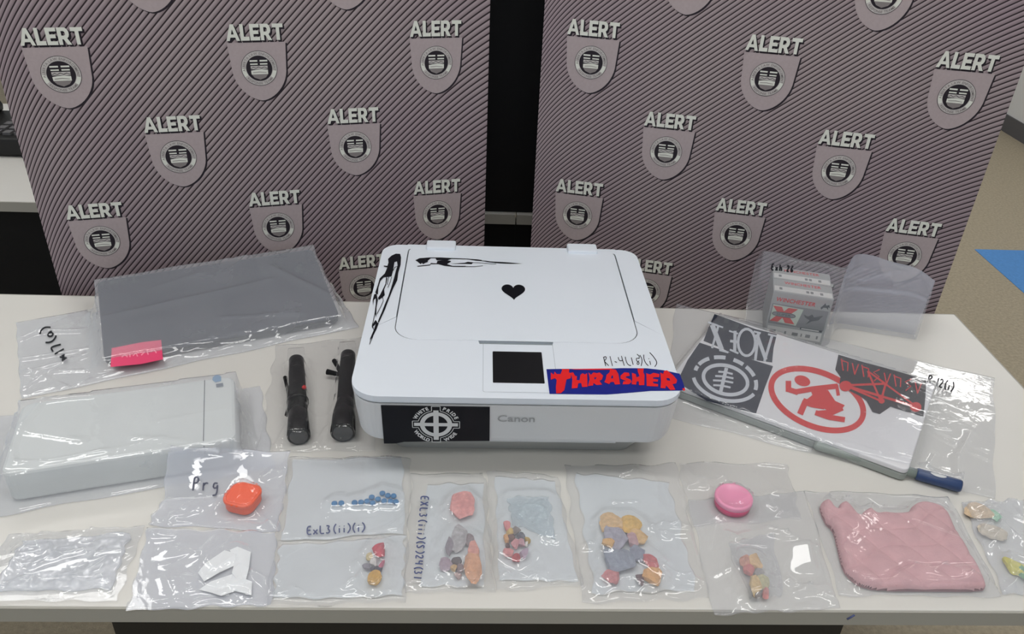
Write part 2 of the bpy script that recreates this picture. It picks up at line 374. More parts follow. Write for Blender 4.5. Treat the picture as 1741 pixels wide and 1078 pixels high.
# ------------------------------------------------------------------ banners
def stripe_mat(name, B, A, tau, D, tau2, period):
    """dark curved diagonal lines printed on a mauve grey ground"""
    m = bpy.data.materials.new(name); m.use_nodes = True; nt = m.node_tree; N = nt.nodes.new; L = nt.links.new
    bs = nt.nodes['Principled BSDF']; bs.inputs['Roughness'].default_value = 0.6; bs.inputs['Specular IOR Level'].default_value = 0.25
    tc = N('ShaderNodeTexCoord'); sp = N('ShaderNodeSeparateXYZ'); L(tc.outputs['Object'], sp.inputs[0])
    def mth(op, a, b_=None):
        n = N('ShaderNodeMath'); n.operation = op
        for i, v in enumerate((a, b_)):
            if v is None: continue
            if isinstance(v, (int, float)): n.inputs[i].default_value = v
            else: L(v, n.inputs[i])
        return n.outputs[0]
    s = sp.outputs[0]; z = sp.outputs[2]
    F = mth('MULTIPLY', s, B)
    F = mth('ADD', F, mth('MULTIPLY', mth('SUBTRACT', 1.0, mth('EXPONENT', mth('MULTIPLY', s, -1/tau))), A))
    F = mth('SUBTRACT', F, mth('MULTIPLY', mth('EXPONENT', mth('DIVIDE', mth('SUBTRACT', s, .853), tau2)), D*tau2))
    ph = mth('DIVIDE', mth('SUBTRACT', z, F), period)
    fr = mth('FRACT', mth('ADD', ph, 200.0))
    cr = N('ShaderNodeValToRGB'); L(fr, cr.inputs['Fac']); e = cr.color_ramp.elements
    dark, lo, hi = lin((32, 21, 26)), lin((134, 121, 126)), lin((168, 156, 160))
    e[0].position = 0.0; e[0].color = (*dark, 1); e[1].position = 0.13; e[1].color = (*dark, 1)
    for p, c in ((0.24, lo), (0.88, hi), (0.97, dark)):
        x = e.new(p); x.color = (*c, 1)
    nz = N('ShaderNodeTexNoise'); nz.inputs['Scale'].default_value = 2.2; nz.inputs['Detail'].default_value = 2; L(tc.outputs['Object'], nz.inputs['Vector'])
    tint = N('ShaderNodeValToRGB'); L(nz.outputs['Fac'], tint.inputs['Fac'])
    tint.color_ramp.elements[0].position = .35; tint.color_ramp.elements[0].color = (.86, .80, .86, 1); tint.color_ramp.elements[1].position = .65; tint.color_ramp.elements[1].color = (1.0, 1.0, .97, 1)
    mx = N('ShaderNodeMix'); mx.data_type = 'RGBA'; mx.blend_type = 'MULTIPLY'; mx.inputs['Factor'].default_value = 1
    L(cr.outputs['Color'], mx.inputs['A']); L(tint.outputs['Color'], mx.inputs['B']); L(mx.outputs['Result'], bs.inputs['Base Color'])
    return m
M['banner_a'] = stripe_mat('banner_print_steep', 1.03, .042, .035, .45, .12, .0130)
M['banner_b'] = stripe_mat('banner_print_shallow', .83, .0315, .035, .32, .10, .0106)
M['crest_grey'] = mat('crest_grey', (166, 154, 156), 0.6, 0.25, bump=0.0, var=0.03, vscale=200)
M['crest_dark'] = mat('crest_shadow_ink', (36, 30, 38), 0.6, 0.25)
M['crest_white'] = mat('crest_white', (212, 214, 206), 0.6, 0.25)
M['crest_pale'] = mat('crest_pale', (186, 182, 180), 0.6, 0.25)
M['crest_mid'] = mat('crest_mid', (128, 122, 122), 0.6, 0.25)
def emblem_mesh(parent):
    mb = MB()
    y = [0]
    def lay(d): return lambda u, v: (u, -d, v)
    top, bot, w = .046, -.059, .0505
    sh = [(-w, top), (w, top)]
    n = 12
    right = [(w*(1-.06*t), top-.045*t) for t in (0.35, .7, 1.0)]
    cur = [(w*.94*math.cos(a)**1.2, (top-.045) - (top-.045-bot)*math.sin(a)) for a in [k/n*PI/2 for k in range(1, n)]]
    sh = [(-w, top)] + [(-x, yv) for x, yv in (right+cur)] + [(0, bot)] + [(x, yv) for x, yv in reversed(right+cur)] + [(w, top)]
    fill(mb, [[(x+.0028, v-.0024) for x, v in sh]], lay(.0004), 1)
    fill(mb, [sh], lay(.0008), 0)
    fill(mb, ring(.0308, .0316, 44), lay(.0012), 1)
    fill(mb, disc(.0308, 44), lay(.0011), 3)
    fill(mb, disc(.0228, 40), lay(.0014), 1)
    for a0 in (195, 335):                       # two light gaps in the lettered ring
        f = [math.radians(a0+k*5) for k in range(-3, 4)]
        fill(mb, [[(.0302*math.cos(a), .0302*math.sin(a)) for a in f]+[(.0236*math.cos(a), .0236*math.sin(a)) for a in reversed(f)]], lay(.0013), 2)
    arctext(mb, 'ALBERTA LAW ENFORCEMENT', lay(.0015), .0246, .0044, PI/2, True, 0.01, 4, spread=math.radians(202))
    arctext(mb, 'RESPONSE TEAMS', lay(.0015), .0290, .0044, -PI/2, False, 0.01, 4, spread=math.radians(105))
    L = lay(.0017)
    fill(mb, rect(-.0155, -.002, .0122, .0150), L, 2); fill(mb, rect(.002, .0155, .0122, .0150), L, 2)
    fill(mb, rect(-.0150, -.002, .0066, .0090), L, 2); fill(mb, rect(.002, .0150, .0066, .0090), L, 2)
    fill(mb, [[(-.0148, -.0012), (.0148, -.0012), (.0148, .0046), (-.0148, .0046)]], L, 3)
    fill(mb, [[(-.0148, .0002), (-.010, .003), (-.006, .001), (-.001, .0034), (.004, .001), (.009, .003), (.0148, .0006), (.0148, -.0004), (.009, .0018), (.004, -.0002), (-.001, .0022), (-.006, 0), (-.010, .0018), (-.0148, -.0006)]], lay(.0019), 1)
    fill(mb, [[(-.0145, -.0105), (.0145, -.0105), (.0148, -.0028), (.004, -.0016), (-.007, -.0024), (-.0148, -.0036)]], L, 2)
    fill(mb, [[(-.0145, -.0105), (-.010, -.0165), (0, -.0205), (.010, -.0165), (.0145, -.0105)]], L, 4)
    fill(mb, [[(-.012, -.0068), (.0, -.0058), (.012, -.0072), (.012, -.0082), (0, -.0070), (-.012, -.0080)]], lay(.0019), 4)
    # raised-look lettering with its printed drop shadow
    AL = (([[(0,0),(.42,1),(.68,1),(1.1,0),(.83,0),(.745,.2),(.355,.2),(.27,0)], [(.435,.39),(.665,.39),(.55,.70)]], 1.1),
          ([[(0,0),(.72,0),(.72,.24),(.28,.24),(.28,1),(0,1)]], .72),
          ([[(0,0),(.78,0),(.78,.22),(.28,.22),(.28,.39),(.70,.39),(.70,.61),(.28,.61),(.28,.78),(.78,.78),(.78,1),(0,1)]], .78),
          ([[(0,0),(.28,0),(.28,.32),(.38,.32),(.60,0),(.92,0),(.66,.37),(.78,.46),(.84,.58),(.84,.74),(.76,.9),(.60,1),(0,1)], [(.28,.53),(.47,.53),(.55,.59),(.55,.72),(.47,.79),(.28,.79)]], .92),
          ([[(.30,0),(.58,0),(.58,.77),(.88,.77),(.88,1),(0,1),(0,.77),(.30,.77)]], .88))
    for dx, dz, dd, mi in ((.0030, -.0036, .0010, 1), (.0018, -.0020, .0012, 1), (0, 0, .0022, 2)):
        x = 0.0; tot = sum(w_ for _, w_ in AL)+.28
        for polys, w_ in AL:
            fill(mb, [[((px+x-tot/2)/tot*.0985+dx-.001, .0495+py*.0285+dz) for px, py in q] for q in polys], lay(dd), mi); x += w_+.07
    return mb.build('emblem', [M['crest_grey'], M['crest_dark'], M['crest_white'], M['crest_pale'], M['crest_mid']], parent, local=True)
EMB = None
def banner(x, y, rz, spots, label, pm):
    global EMB
    r = empty('display_banner', (x, y, 0), label, 'banner', 'pull-up banners'); r.rotation_euler.z = rz
    W, H = .853, 2.02
    b = MB(); b.box((W/2, .0015, .09+H/2), (W, .003, H)); b.build('graphic_panel', M[pm], r, local=True)
    b = MB(); b.loft([[(xx, -.05+q[0], q[1]) for q in ((0, .015), (.10, .015), (.10, .07), (.065, .10), (.035, .10), (0, .07))] for xx in (-.01, W+.01)]); b.build('base', mat('aluminium', (150, 152, 154), .35, .5, .9), r, local=True, bevel=.003)
    for xx in (.12, W-.12):
        b = MB(); b.box((xx, 0, .0075), (.03, .24, .015)); b.build('foot', M['black_metal'], r, local=True)
    b = MB(); b.tube([(W/2, .035, .09), (W/2, .03, 2.1)], .008, 10); b.build('pole', M['black_metal'], r, local=True)
    b = MB(); b.box((W/2, .0, .09+H+.012), (W, .02, .026)); b.build('top_rail', M['black_metal'], r, local=True)
    for u, v in spots:
        if EMB is None: o = EMB = emblem_mesh(r)
        else: o = EMB.copy(); COL.objects.link(o); o.parent = r
        o.location = (u, 0, v)
def grid(s0, z0, a, bq, n): 
    out = []
    for j in range(-4, 4):
        for i in range(-1, 4):
            s = s0 + a*i + (a/2 if j % 2 else 0); z = z0 - bq*j
            if .055 < s < .80: out.append((s, z+TZ))
    return out
LB = math.radians(14.374); RB = math.radians(-13.67)
lx, ly = -.78-.033*math.cos(LB), 1.42-.033*math.sin(LB)
rx, ry = .95-.857*math.cos(RB), 1.42-.857*math.sin(RB)
banner(lx, ly, LB, grid(.0618+.033, .4127, .327, .1587, 8), 'dark striped pull-up banner with grey shields, left of the black gap', 'banner_a')
banner(rx, ry, RB, grid(-.7598+.857, .4225, .332, .1608, 8), 'dark striped pull-up banner with grey shields, right of the black gap', 'banner_b')
# ------------------------------------------------------------------ printer
def fn_top(z):
    """photo pixel -> the level surface z above the table"""
    return lambda px, py: G(px, py, z)
def fn_crop(f, x0, y0, s): return lambda u, v: f(x0+u/s, y0+v/s)
_lay = [0]
def step():
    _lay[0] = (_lay[0]+1) % 24; return _lay[0]*1.2e-5
def printer():
    X0, X1, Y0, Y1 = -.172, .293, .8955, 1.357
    r = empty('printer', ((X0+X1)/2, (Y0+Y1)/2, TZ), 'white inkjet printer covered in stickers in the middle of the table', 'printer')
    def rr(ins, z, rf=.042, rb=.03):
        return [(x, y, TZ+z) for x, y in rrect(X0+ins, X1-ins, Y0+ins, Y1-ins, [max(rf-ins*.5, .004), max(rf-ins*.5, .004), rb, rb], 8)]
    b = MB()                                                       # recessed pale base
    b.loft([[(x, y, TZ+z) for x, y in rrect(X0+.05-i, X1-.05+i, Y0+.062-j, Y1-.02, .02, 5)] for z, i, j in ((.0, 0, 0), (.006, .002, .002), (.045, .022, .024), (.066, .024, .03))])
    b.build('base', M['light_base'], r)
    b = MB()                                                       # front cover and sides
    b.loft([rr(.012, .058), rr(.0085, .0605), rr(.0065, .066), rr(.0028, .100), rr(.0012, .126), rr(.0014, .1285)], smooth=False)
    b.build('body', M['white_matte'], r)
    b = MB(); b.loft([rr(.004, .128), rr(.004, .1305)]); b.build('seam', M['seam'], r)
    b = MB()                                                       # shelf under the lid
    b.loft([rr(.0016, .1305), rr(.0004, .1318), rr(.0, .1345), rr(.0, .1362)]); b.build('top_frame', M['white_plastic'], r)
    b = MB(); b.loft([rr(.006, .1362), rr(.006, .1365)]); b.build('seam', M['seam'], r)
    zt = .142
    XL, XR, YF, YB = -.1252, .2526, 1.0385, 1.345
    g = .0010
    # scanner lid
    def notch(y_out, y_in, xa, xb): return [(xa-.008, y_out), (xa, y_in), (xb, y_in), (xb+.008, y_out)]
    na, nb = .004, .118
    lid = rrect(XL+g, XR-g, YF+g, YB, [.036, .036, .012, .012], 8)
    b = MB()
    for z0, ins in ((.1362, 0),):
        cx, cy = (XL+XR)/2, (YF+YB)/2
        rings = []
        for z, k in ((.1362, 0), (zt-.0008, 0), (zt-.0002, .0004), (zt, .0012)):
            rings.append([(x+(k if x < cx else -k), y+(k if y < cy else -k), TZ+z) for x, y in lid])
        b.loft(rings)
    b.build('scanner_lid', M['white_plastic'], r)
    # front deck: everything in front of the lid, with a finger notch
    FL = rrect(X0, X1, Y0, Y1, [.042, .042, .03, .03], 8)
    arcL = FL[0:9]; arcR = FL[9:18]                                  # front-left and front-right corners
    # lid's rounded front corners seen from the deck
    lidL = rrect(XL, XR, YF, YB, [.036, .036, .012, .012], 8)
    cL, cR = lidL[0:9], lidL[9:18]
    seamL = [(XL, YF+.064), (X0, 1.056)]; seamR = [(X1, 1.0615), (XR, YF+.066)]
    nt = [(nb+.012, YF), (nb, YF-.0001), (nb-.002, YF-.009), (na+.002, YF-.009), (na, YF-.0001), (na-.012, YF)]
    deck = arcL + arcR + [seamR[0], seamR[1]] + list(reversed(cR)) + nt + list(reversed(cL)) + [seamL[0], seamL[1]]
    b = MB()
    def pr(poly, z0, z1, b_):
        n = len(poly)
        b_.add([(x, y, TZ+z0) for x, y in poly]+[(x, y, TZ+z1) for x, y in poly], [(i, (i+1) % n, n+(i+1) % n, n+i) for i in range(n)])
        fill(b_, [poly], lambda u, v: (u, v, TZ+z1))
    pr(deck, .1362, zt, b)
    b.build('control_deck', M['white_plastic'], r)
    b = MB()
    sl = [(X0, 1.0568), (XL-g, YF+.0652)] + [(XL-g, YB-.012)] + [(XL-g+.004, YB+.006), (XL+.012, Y1)] + list(reversed([(x, y) for x, y in FL[27:36]]))[0:0] + [(x, y) for x, y in FL[27:36]]
    pr(sl, .1362, zt-.0004, b); b.build('side_rail', M['white_plastic'], r); b = MB()
    srr = [(XR+g, YF+.0672), (X1, 1.0623)] + [(x, y) for x, y in FL[18:27]] + [(XR-.012, Y1), (XR+g-.004, YB+.006), (XR+g, YB-.012)]
    pr(srr, .1362, zt-.0004, b)
    b.build('side_rail', M['white_plastic'], r)
    b = MB(); b.box((((na+nb)/2), YF-.0045, TZ+.1372), (nb-na-.002, .009, .0010)); b.build('finger_notch', M['shade_and_seam_grey'], r)  # grey painted in for the shade on the notch floor
    b = MB(); b.box(((XL+XR)/2, Y1-.007, TZ+.139), (XR-XL+.007, .020, .005)); b.build('rear_strip', M['white_plastic'], r, bevel=.001)
    for x0, x1 in ((-.0935, -.040), (.166, .221)):
        b = MB(); slab(b, x0, x1, Y1-.02, Y1+.012, TZ+.13, TZ+.1475, .004, .0025); b.build('hinge', M['white_plastic'], r)
    b = MB(); fill(b, [rrect(XL, XR, YF, YB+.001, [.036, .036, .012, .012], 8), rrect(XL+g, XR-g, YF+g, YB, [.036, .036, .012, .012], 8)], lambda u, v: (u, v, TZ+zt-.0006)); b.build('seam', M['seam'], r)
    # screen and its panel
    zz = zt+.0003
    b = MB()
    o = rrect(.0112, .1165, .9090, 1.0330, .003, 4); i_ = rrect(.0117, .1160, .9095, 1.0325, .0028, 4)
    fill(b, [o, i_], lambda u, v: (u, v, TZ+zz)); b.build('panel_outline', M['shade_and_seam_grey'], r)
    b = MB(); slab(b, .0254, .0985, .9312, 1.0098, TZ+zt-.0005, TZ+zt+.0006, .0015, .0003); b.build('screen', M['screen'], r)
    # output slot and little marks at the foot
    b = MB(); b.box((.115, .9200, TZ+.052), (.185, .004, .012)); b.build('output_tray', M['white_matte'], r, bevel=.001)
    for px in (733, 1018, 1042, 1080):
        b = MB(); p = GY(px, 756, .9275); b.box((p[0], .9302, TZ+.0555), (.0012, .0012, .007)); b.build('foot_mark', M['seam'], r)
    # brand lettering on the cover
    yf = Y0+.0012
    b = MB(); text(b, 'Canon', lambda u, v: (u, yf, TZ+v), .0115, .0588, .1005, width=.052, bold=.012, gap=.06); b.build('brand_lettering', M['silver_ink'], r)
    # emblem sticker on the front
    ff = lambda d: (lambda u, v: (u, Y0+.0016+.0002-d+ (TZ+.126-(TZ+v))*.045, TZ+v))
    b = MB()
    fill(b, [[(-.1278, .1345-.0075), (.0214, .1365-.0095), (.0226, .0640), (-.03, .0625), (-.098, .0600), (-.1095, .0568), (-.1268, .0562)]], ff(.0018), 0)
    C0 = np.array((-.0528, .0935)); F = lambda d: (lambda e_: (lambda u, v: ff(d+e_)(u+C0[0], v*1.0+C0[1])))(step())
    W = 1
    fill(b, ring(.0163, .0225, 44), F(.0020), W); 
    for a in ((-.0305, .0305, -.0030, .0030), (-.0036, .0036, -.0285, .0258)): fill(b, rect(*a), F(.0021), W)
    for q in range(4):                                               # thin keyline round the ringed cross
        a0, a1 = q*PI/2+.27, (q+1)*PI/2-.27
        pts = [(.0252*math.cos(a0+(a1-a0)*k/10), .0252*math.sin(a0+(a1-a0)*k/10)) for k in range(11)]
        e = .0328 if q != 9 else .03; cx, sx = math.cos(q*PI/2), math.sin(q*PI/2)
        p0 = (e*cx-.0060*sx, e*sx+.0060*cx); pm = (pts[0][0], pts[0][1])
        q0 = (.0246*cx-.0060*sx, .0246*sx+.0060*cx)
        ribbon(b, [p0, q0, pts[0]], .0010, F(.0020), W); ribbon(b, pts, .0010, F(.0020), W)
        c2, s2 = math.cos((q+1)*PI/2), math.sin((q+1)*PI/2)
        p1 = (e*c2+.0060*s2, e*s2-.0060*c2); q1 = (.0246*c2+.0060*s2, .0246*s2-.0060*c2)
        ribbon(b, [pts[-1], q1, p1], .0010, F(.0020), W); ribbon(b, [p1, (e*c2, e*s2)], .0010, F(.0020), W); ribbon(b, [(e*cx, e*sx), p0], .0010, F(.0020), W)
    h = .0055
    arctext(b, 'WHITE', F(.0020), .0282, h, math.radians(136), True, .05, W, spread=math.radians(52))
    arctext(b, 'PRIDE', F(.0020), .0282, h, math.radians(46), True, .05, W, spread=math.radians(52))
    arctext(b, 'WORLD', F(.0020), .0336, h, math.radians(227), False, .05, W, spread=math.radians(50))
    arctext(b, 'WIDE', F(.0020), .0336, h, math.radians(311), False, .05, W, spread=math.radians(40))
    b.build('front_sticker', [M['black_vinyl'], M['white_ink']], r)
    # stickers and writing on the top, traced where they lie
    T = fn_top(zt+.0005)
    b = MB(); n = 40
    hp = []
    for k in range(n):
        t = 2*PI*k/n; hp.append((16*math.sin(t)**3/16*.0185, (13*math.cos(t)-5*math.cos(2*t)-2*math.cos(3*t)-math.cos(4*t))/16*.0235))
    c = G(873, 495, zt); fill(b, [hp], lambda u, v: (c[0]+u*1.08, c[1]+v*1.25, TZ+zt+.0005)); b.build('heart_sticker', M['black_vinyl'], r)
    F2 = fn_crop(T, 620, 420, 6.218)
    b = MB()
    for poly in ([(535,140),(580,118),(690,110),(800,110),(920,116),(1080,122),(1235,138),(1230,148),(1180,145),(1080,130),(920,126),(880,140),(760,140),(750,120),(700,118),(660,150),(640,130),(600,150),(590,165),(560,155)],
                 [(545,142),(600,138),(665,128),(668,158),(640,168),(620,182),(605,168),(590,182)],
                 [(555,200),(640,190),(690,185),(700,168),(760,172),(770,145),(860,138),(905,145),(915,155),(870,180),(930,200),(1070,200),(1060,210),(940,210),(840,198),(780,182),(700,180),(690,195),(640,200),(560,208)],
                 [(905,178),(1060,165),(1090,156),(1150,162),(1130,182),(1070,178)],
                 [(1240,138),(1330,152),(1400,156),(1460,158),(1560,166),(1670,175),(1560,178),(1450,174),(1400,165),(1300,154)]):
        fill(b, [poly], fn_crop(fn_top(zt+.0004+step()), 620, 420, 6.218))
    for st in ([(915,118),(1080,126),(1180,132),(1240,140)], [(1230,146),(1330,160),(1400,168),(1450,172)], [(1140,165),(1240,168),(1320,176),(1390,180)], [(1060,206),(1160,208),(1250,198)]): ribbon(b, st, 5, fn_crop(fn_top(zt+.0004+step()), 620, 420, 6.218))
    b.build('flame_sticker', M['black_vinyl'], r)
    b = MB()
    A = [(200,196),(240,200),(252,165),(247,125),(285,90),(330,70),(375,72),(385,110),(380,190),(355,270),(345,350),(300,440),(260,540),(215,660),(150,800),(140,790),(150,760),(180,690),(215,600),(250,520),(280,430),(310,330),(330,250),(350,190),(345,150),(315,160),(300,250),(285,310),(250,315),(200,320),(165,360),(145,430),(140,500),(120,495),(112,480),(140,400),(160,330),(212,280),(240,215),(205,206)]
    for poly in (A, [(228,315),(240,330),(226,400),(205,450),(212,510),(190,530),(150,560),(140,540),(165,500),(195,440),(220,390)],
                 [(100,500),(125,495),(140,560),(125,640),(122,740),(105,700),(118,600),(118,540),(96,560),(88,620),(85,560)],
                 [(150,800),(130,860),(95,930),(60,985),(50,1030),(58,965),(95,880),(122,800)], [(115,770),(135,795),(90,840),(100,885),(78,850),(75,830)]):
        fill(b, [poly], fn_crop(fn_top(zt+.0004+step()), 620, 420, 6.218))
    for st in ([(190,530),(197,570),(165,640),(128,710)], [(285,315),(270,370),(245,430)], [(255,315),(245,360),(238,400)], [(345,150),(352,200),(318,215),(300,250)], [(108,700),(90,790),(80,820)], [(50,1030),(85,950),(100,885)]): ribbon(b, st, 6, fn_crop(fn_top(zt+.0004+step()), 620, 420, 6.218))
    b.build('flame_sticker', M['black_vinyl'], r)
    F3 = lambda d: fn_crop(fn_top(zt+d), 920, 590, 6.964)
    b = MB()
    fill(b, [[(62,262),(300,258),(620,262),(950,250),(1250,252),(1450,275),(1640,315),(1680,420),(1705,500),(1660,515),(1290,520),(1000,545),(780,562),(400,558),(100,555)]], F3(.0005), 0)
    for poly in ([[(115,300),(150,330),(160,290),(185,320),(230,320),(250,270),(240,260),(335,260),(330,300),(355,310),(350,370),(300,385),(275,510),(235,545),(180,550),(175,480),(185,390),(165,370),(115,388)]],
        [[(350,305),(380,300),(400,340),(425,345),(420,390),(455,395),(465,330),(490,310),(520,325),(545,310),(550,470),(485,475),(475,425),(440,432),(430,485),(362,492),(370,385)]],
        [[(560,300),(590,330),(620,300),(660,310),(690,300),(735,340),(720,385),(690,400),(722,445),(655,450),(620,425),(615,455),(555,462),(575,380)], [(622,365),(660,358),(642,388)]],
        [[(775,330),(810,300),(815,270),(850,262),(885,270),(915,320),(935,440),(875,445),(860,412),(825,415),(805,440),(748,415),(765,385)], [(835,340),(852,335),(852,372),(828,372)]],
        [[(940,340),(985,300),(1040,305),(1050,340),(1005,350),(1000,360),(1060,385),(1070,415),(1040,440),(965,442),(975,405),(1010,405),(940,375)]],
        [[(1075,305),(1120,320),(1130,360),(1165,345),(1145,290),(1140,256),(1215,255),(1210,300),(1225,330),(1222,450),(1160,452),(1155,405),(1130,410),(1125,445),(1072,440),(1080,380)]],
        [[(1245,310),(1290,325),(1330,305),(1400,320),(1398,355),(1325,360),(1325,375),(1385,385),(1380,410),(1320,410),(1330,430),(1385,440),(1385,468),(1250,462)]],
        [[(1410,300),(1445,320),(1455,285),(1490,275),(1520,300),(1560,330),(1610,390),(1600,430),(1555,440),(1590,505),(1530,510),(1480,455),(1470,490),(1415,485),(1420,400)], [(1485,365),(1520,370),(1530,400),(1490,395)]],
        [[(335,260),(840,254),(836,268),(600,272),(400,268)]], [[(1672,490),(1700,484),(1706,512),(1685,520)]]):
        fill(b, poly, F3(.0009), 1)
    b.build('lettered_sticker', [M['blue_sticker'], M['red_sticker']], r)
    # marker writing above it
    b = MB(); H3 = F3(.0005); w = 9
    for st in ([(740,120),(765,225)], [(735,125),(765,110),(775,135),(745,170),(760,180),(800,222)], [(815,110),(845,225)], [(870,172),(898,182)], [(912,120),(925,165),(965,160)], [(950,105),(985,222)],
               [(995,115),(1010,180),(1035,215),(1065,220)], [(1068,125),(1090,210)], [(1135,85),(1165,110),(1160,130)], [(1165,135),(1125,130),(1130,165),(1165,185),(1150,212),(1130,195),(1160,160)], [(1168,95),(1200,150),(1185,225)],
               [(1215,90),(1215,140),(1240,195),(1270,222)], [(1285,165),(1298,212)], [(1272,135),(1278,142)], [(1285,65),(1330,110),(1378,185),(1345,235)]):
        ribbon(b, smooth2(st), w, H3)
    b.build('marker_writing', M['black_ink'], r)
printer()

# ------------------------------------------------------------------ plastic bags
rng = np.random.default_rng(7)
def inside(px, py, poly):
    r = np.zeros(px.shape, bool); n = len(poly)
    for i in range(n):
        x1, y1 = poly[i]; x2, y2 = poly[(i+1) % n]
        c = ((y1 > py) != (y2 > py)) & (px < (x2-x1)*(py-y1)/((y2-y1) or 1e-12)+x1); r ^= c
    return r
def seg_d(px, py, a, b):
    a = np.array(a); b = np.array(b); d = b-a; L = max(np.dot(d, d), 1e-9)
    t = np.clip(((px-a[0])*d[0]+(py-a[1])*d[1])/L, 0, 1)
    return np.hypot(px-a[0]-t*d[0], py-a[1]-t*d[1]), t
class Bag: pass
def bag(label, quad, contents=(), name='evidence_bag', cat='plastic bag', group=None, m='film', res=.0028, base=.0006, edge=.0012, crumple=.0006,
        creases=10, amp=.0028, seed=1, decay=.985, iters=70, lines=(), px=True, seal=True, zip_=False, flap=0.006, soft=0, under=None, lift=None, clear=.0012, facet=None):
    """a pouch of clear film: flat underside, upper sheet draped over its contents.
    quad: back-left, back-right, front-right, front-left corners; contents: (polygon, height, [base height])"""
    R = np.random.default_rng(seed)
    q = [np.array(G(*c)[:2]) for c in quad] if px else [np.array(c, float) for c in quad]
    TL, TR, BR, BL = q
    W = max(np.linalg.norm(TR-TL), np.linalg.norm(BR-BL)); D = max(np.linalg.norm(TL-BL), np.linalg.norm(TR-BR))
    nx, ny = max(12, int(W/res)), max(12, int(D/res))
    U, V = np.meshgrid(np.linspace(0, 1, nx+1), np.linspace(0, 1, ny+1), indexing='ij')
    X = (1-V)*((1-U)*BL[0]+U*BR[0]) + V*((1-U)*TL[0]+U*TR[0]); Y = (1-V)*((1-U)*BL[1]+U*BR[1]) + V*((1-U)*TL[1]+U*TR[1])
    # slightly wavy outline
    for k in range(3):
        f1, f2, p1, p2 = R.uniform(4, 14, 2).tolist() + R.uniform(0, 6, 2).tolist()
        X += .0011*np.sin(f1*V*2+p1)*(np.abs(U-.5)*2)**4; Y += .0011*np.sin(f2*U*2+p2)*(np.abs(V-.5)*2)**4
    H0 = np.full(X.shape, edge)
    for c in contents:
        H0 = np.where(inside(X, Y, c[0]), np.maximum(H0, (c[1](X, Y) if callable(c[1]) else c[1])+clear), H0)
    for k in range(soft):                                           # stiff film bridges the gaps between small things
        P = np.pad(H0, 1, mode='edge')
        if k < soft//2: H0 = np.maximum(H0, np.maximum.reduce([P[2:, 1:-1], P[:-2, 1:-1], P[1:-1, 2:], P[1:-1, :-2]]))
        else: H0 = (P[2:, 1:-1]+P[:-2, 1:-1]+P[1:-1, 2:]+P[1:-1, :-2]+2*H0)/6
    rim = np.minimum(np.minimum(U, 1-U)*W, np.minimum(V, 1-V)*D)
    H = H0.copy()
    for k in range(iters):
        P = np.pad(H, 1, mode='edge')
        A = (P[2:, 1:-1]+P[:-2, 1:-1]+P[1:-1, 2:]+P[1:-1, :-2])*.25
        A = edge+(A-edge)*decay
        H = np.maximum(H0, A); H[rim < .004] = np.minimum(H[rim < .004], np.maximum(H0[rim < .004], edge+.25*(H[rim < .004]-edge)))
    # creases and crumple
    N = np.zeros(X.shape)
    for k in range(7):
        a = R.uniform(0, 2*PI); f = R.uniform(15, 75)
        N += np.sin((X*math.cos(a)+Y*math.sin(a))*f + R.uniform(0, 6) + 1.6*np.sin((X*math.sin(a)-Y*math.cos(a))*f*.6+R.uniform(0, 6)))/7
    H += crumple*(1+N*1.6)
    segs = []
    for k in range(creases):
        u, v = R.uniform(.05, .95, 2); a = R.uniform(0, PI); L = R.uniform(.02, .075)*max(.7, W/.2)
        c = np.array([(1-v)*((1-u)*BL[i]+u*BR[i])+v*((1-u)*TL[i]+u*TR[i]) for i in (0, 1)])
        segs.append((c-np.array([math.cos(a), math.sin(a)])*L/2, c+np.array([math.cos(a), math.sin(a)])*L/2, R.uniform(.4, 1)*amp, R.uniform(.003, .006)))
    for ln in lines:                                                # long folds seen in the photograph
        pts = [G(*p)[:2] for p in ln[0]] if px else ln[0]
        for a, b_ in zip(pts[:-1], pts[1:]): segs.append((a, b_, ln[1]*1.15, ln[2]*1.15 if len(ln) > 2 else .0044))
    for a, b_, am, w in segs:
        d, t = seg_d(X, Y, a, b_); H += am*np.exp(-(d/w)**1.3)*np.clip(np.minimum(rim/.006, 1), .2, 1)
    # heat-sealed borders: thin raised welds
    if seal:
        for dd in (.005, .0075): H += .0006*np.exp(-((rim-dd)/.0012)**2)
    if zip_:
        for vv in (.955, .935): H += .0016*np.exp(-((V-vv)*D/.0014)**2)
    H += .0024*np.exp(-((V*D-.011-.0025*np.sin(U*W*60+seed))/.0032)**2)*np.clip(.5+1.2*np.sin(U*W*38+seed*1.7)*np.sin(U*W*91+seed), 0, 1)
    if facet:                                                       # a flat patch of film, tilted to throw a lamp's glare
        fp = poly_px(facet[0]); fx, fy = np.mean(np.array(fp), 0); mk = inside(X, Y, fp)
        mk = mk.astype(float)
        for k in range(6):
            P = np.pad(mk, 1, mode='edge'); mk = (P[2:, 1:-1]+P[:-2, 1:-1]+P[1:-1, 2:]+P[1:-1, :-2]+2*mk)/6
        H = H*(1-mk)+mk*np.maximum(facet[1]+facet[2]*(X-fx)+facet[3]*(Y-fy), .001)
    Bz = np.zeros(X.shape)
    if lift: Bz = ((1-U)*lift[0]+U*lift[1])*np.clip((V-lift[2])/(1-lift[2]), 0, 1)
    Z = TZ + base + H + Bz
    mb = MB(); n = ny+1
    vs = np.stack([X, Y, Z], -1).reshape(-1, 3)
    fs = [(i*n+j, (i+1)*n+j, (i+1)*n+j+1, i*n+j+1) for i in range(nx) for j in range(ny)]
    mb.add(vs, fs, 0, True)
    # lower sheet, welded along the rim
    kx = max(2, nx//5); ky = max(2, ny//5)
    bi = list(range(0, nx, kx))
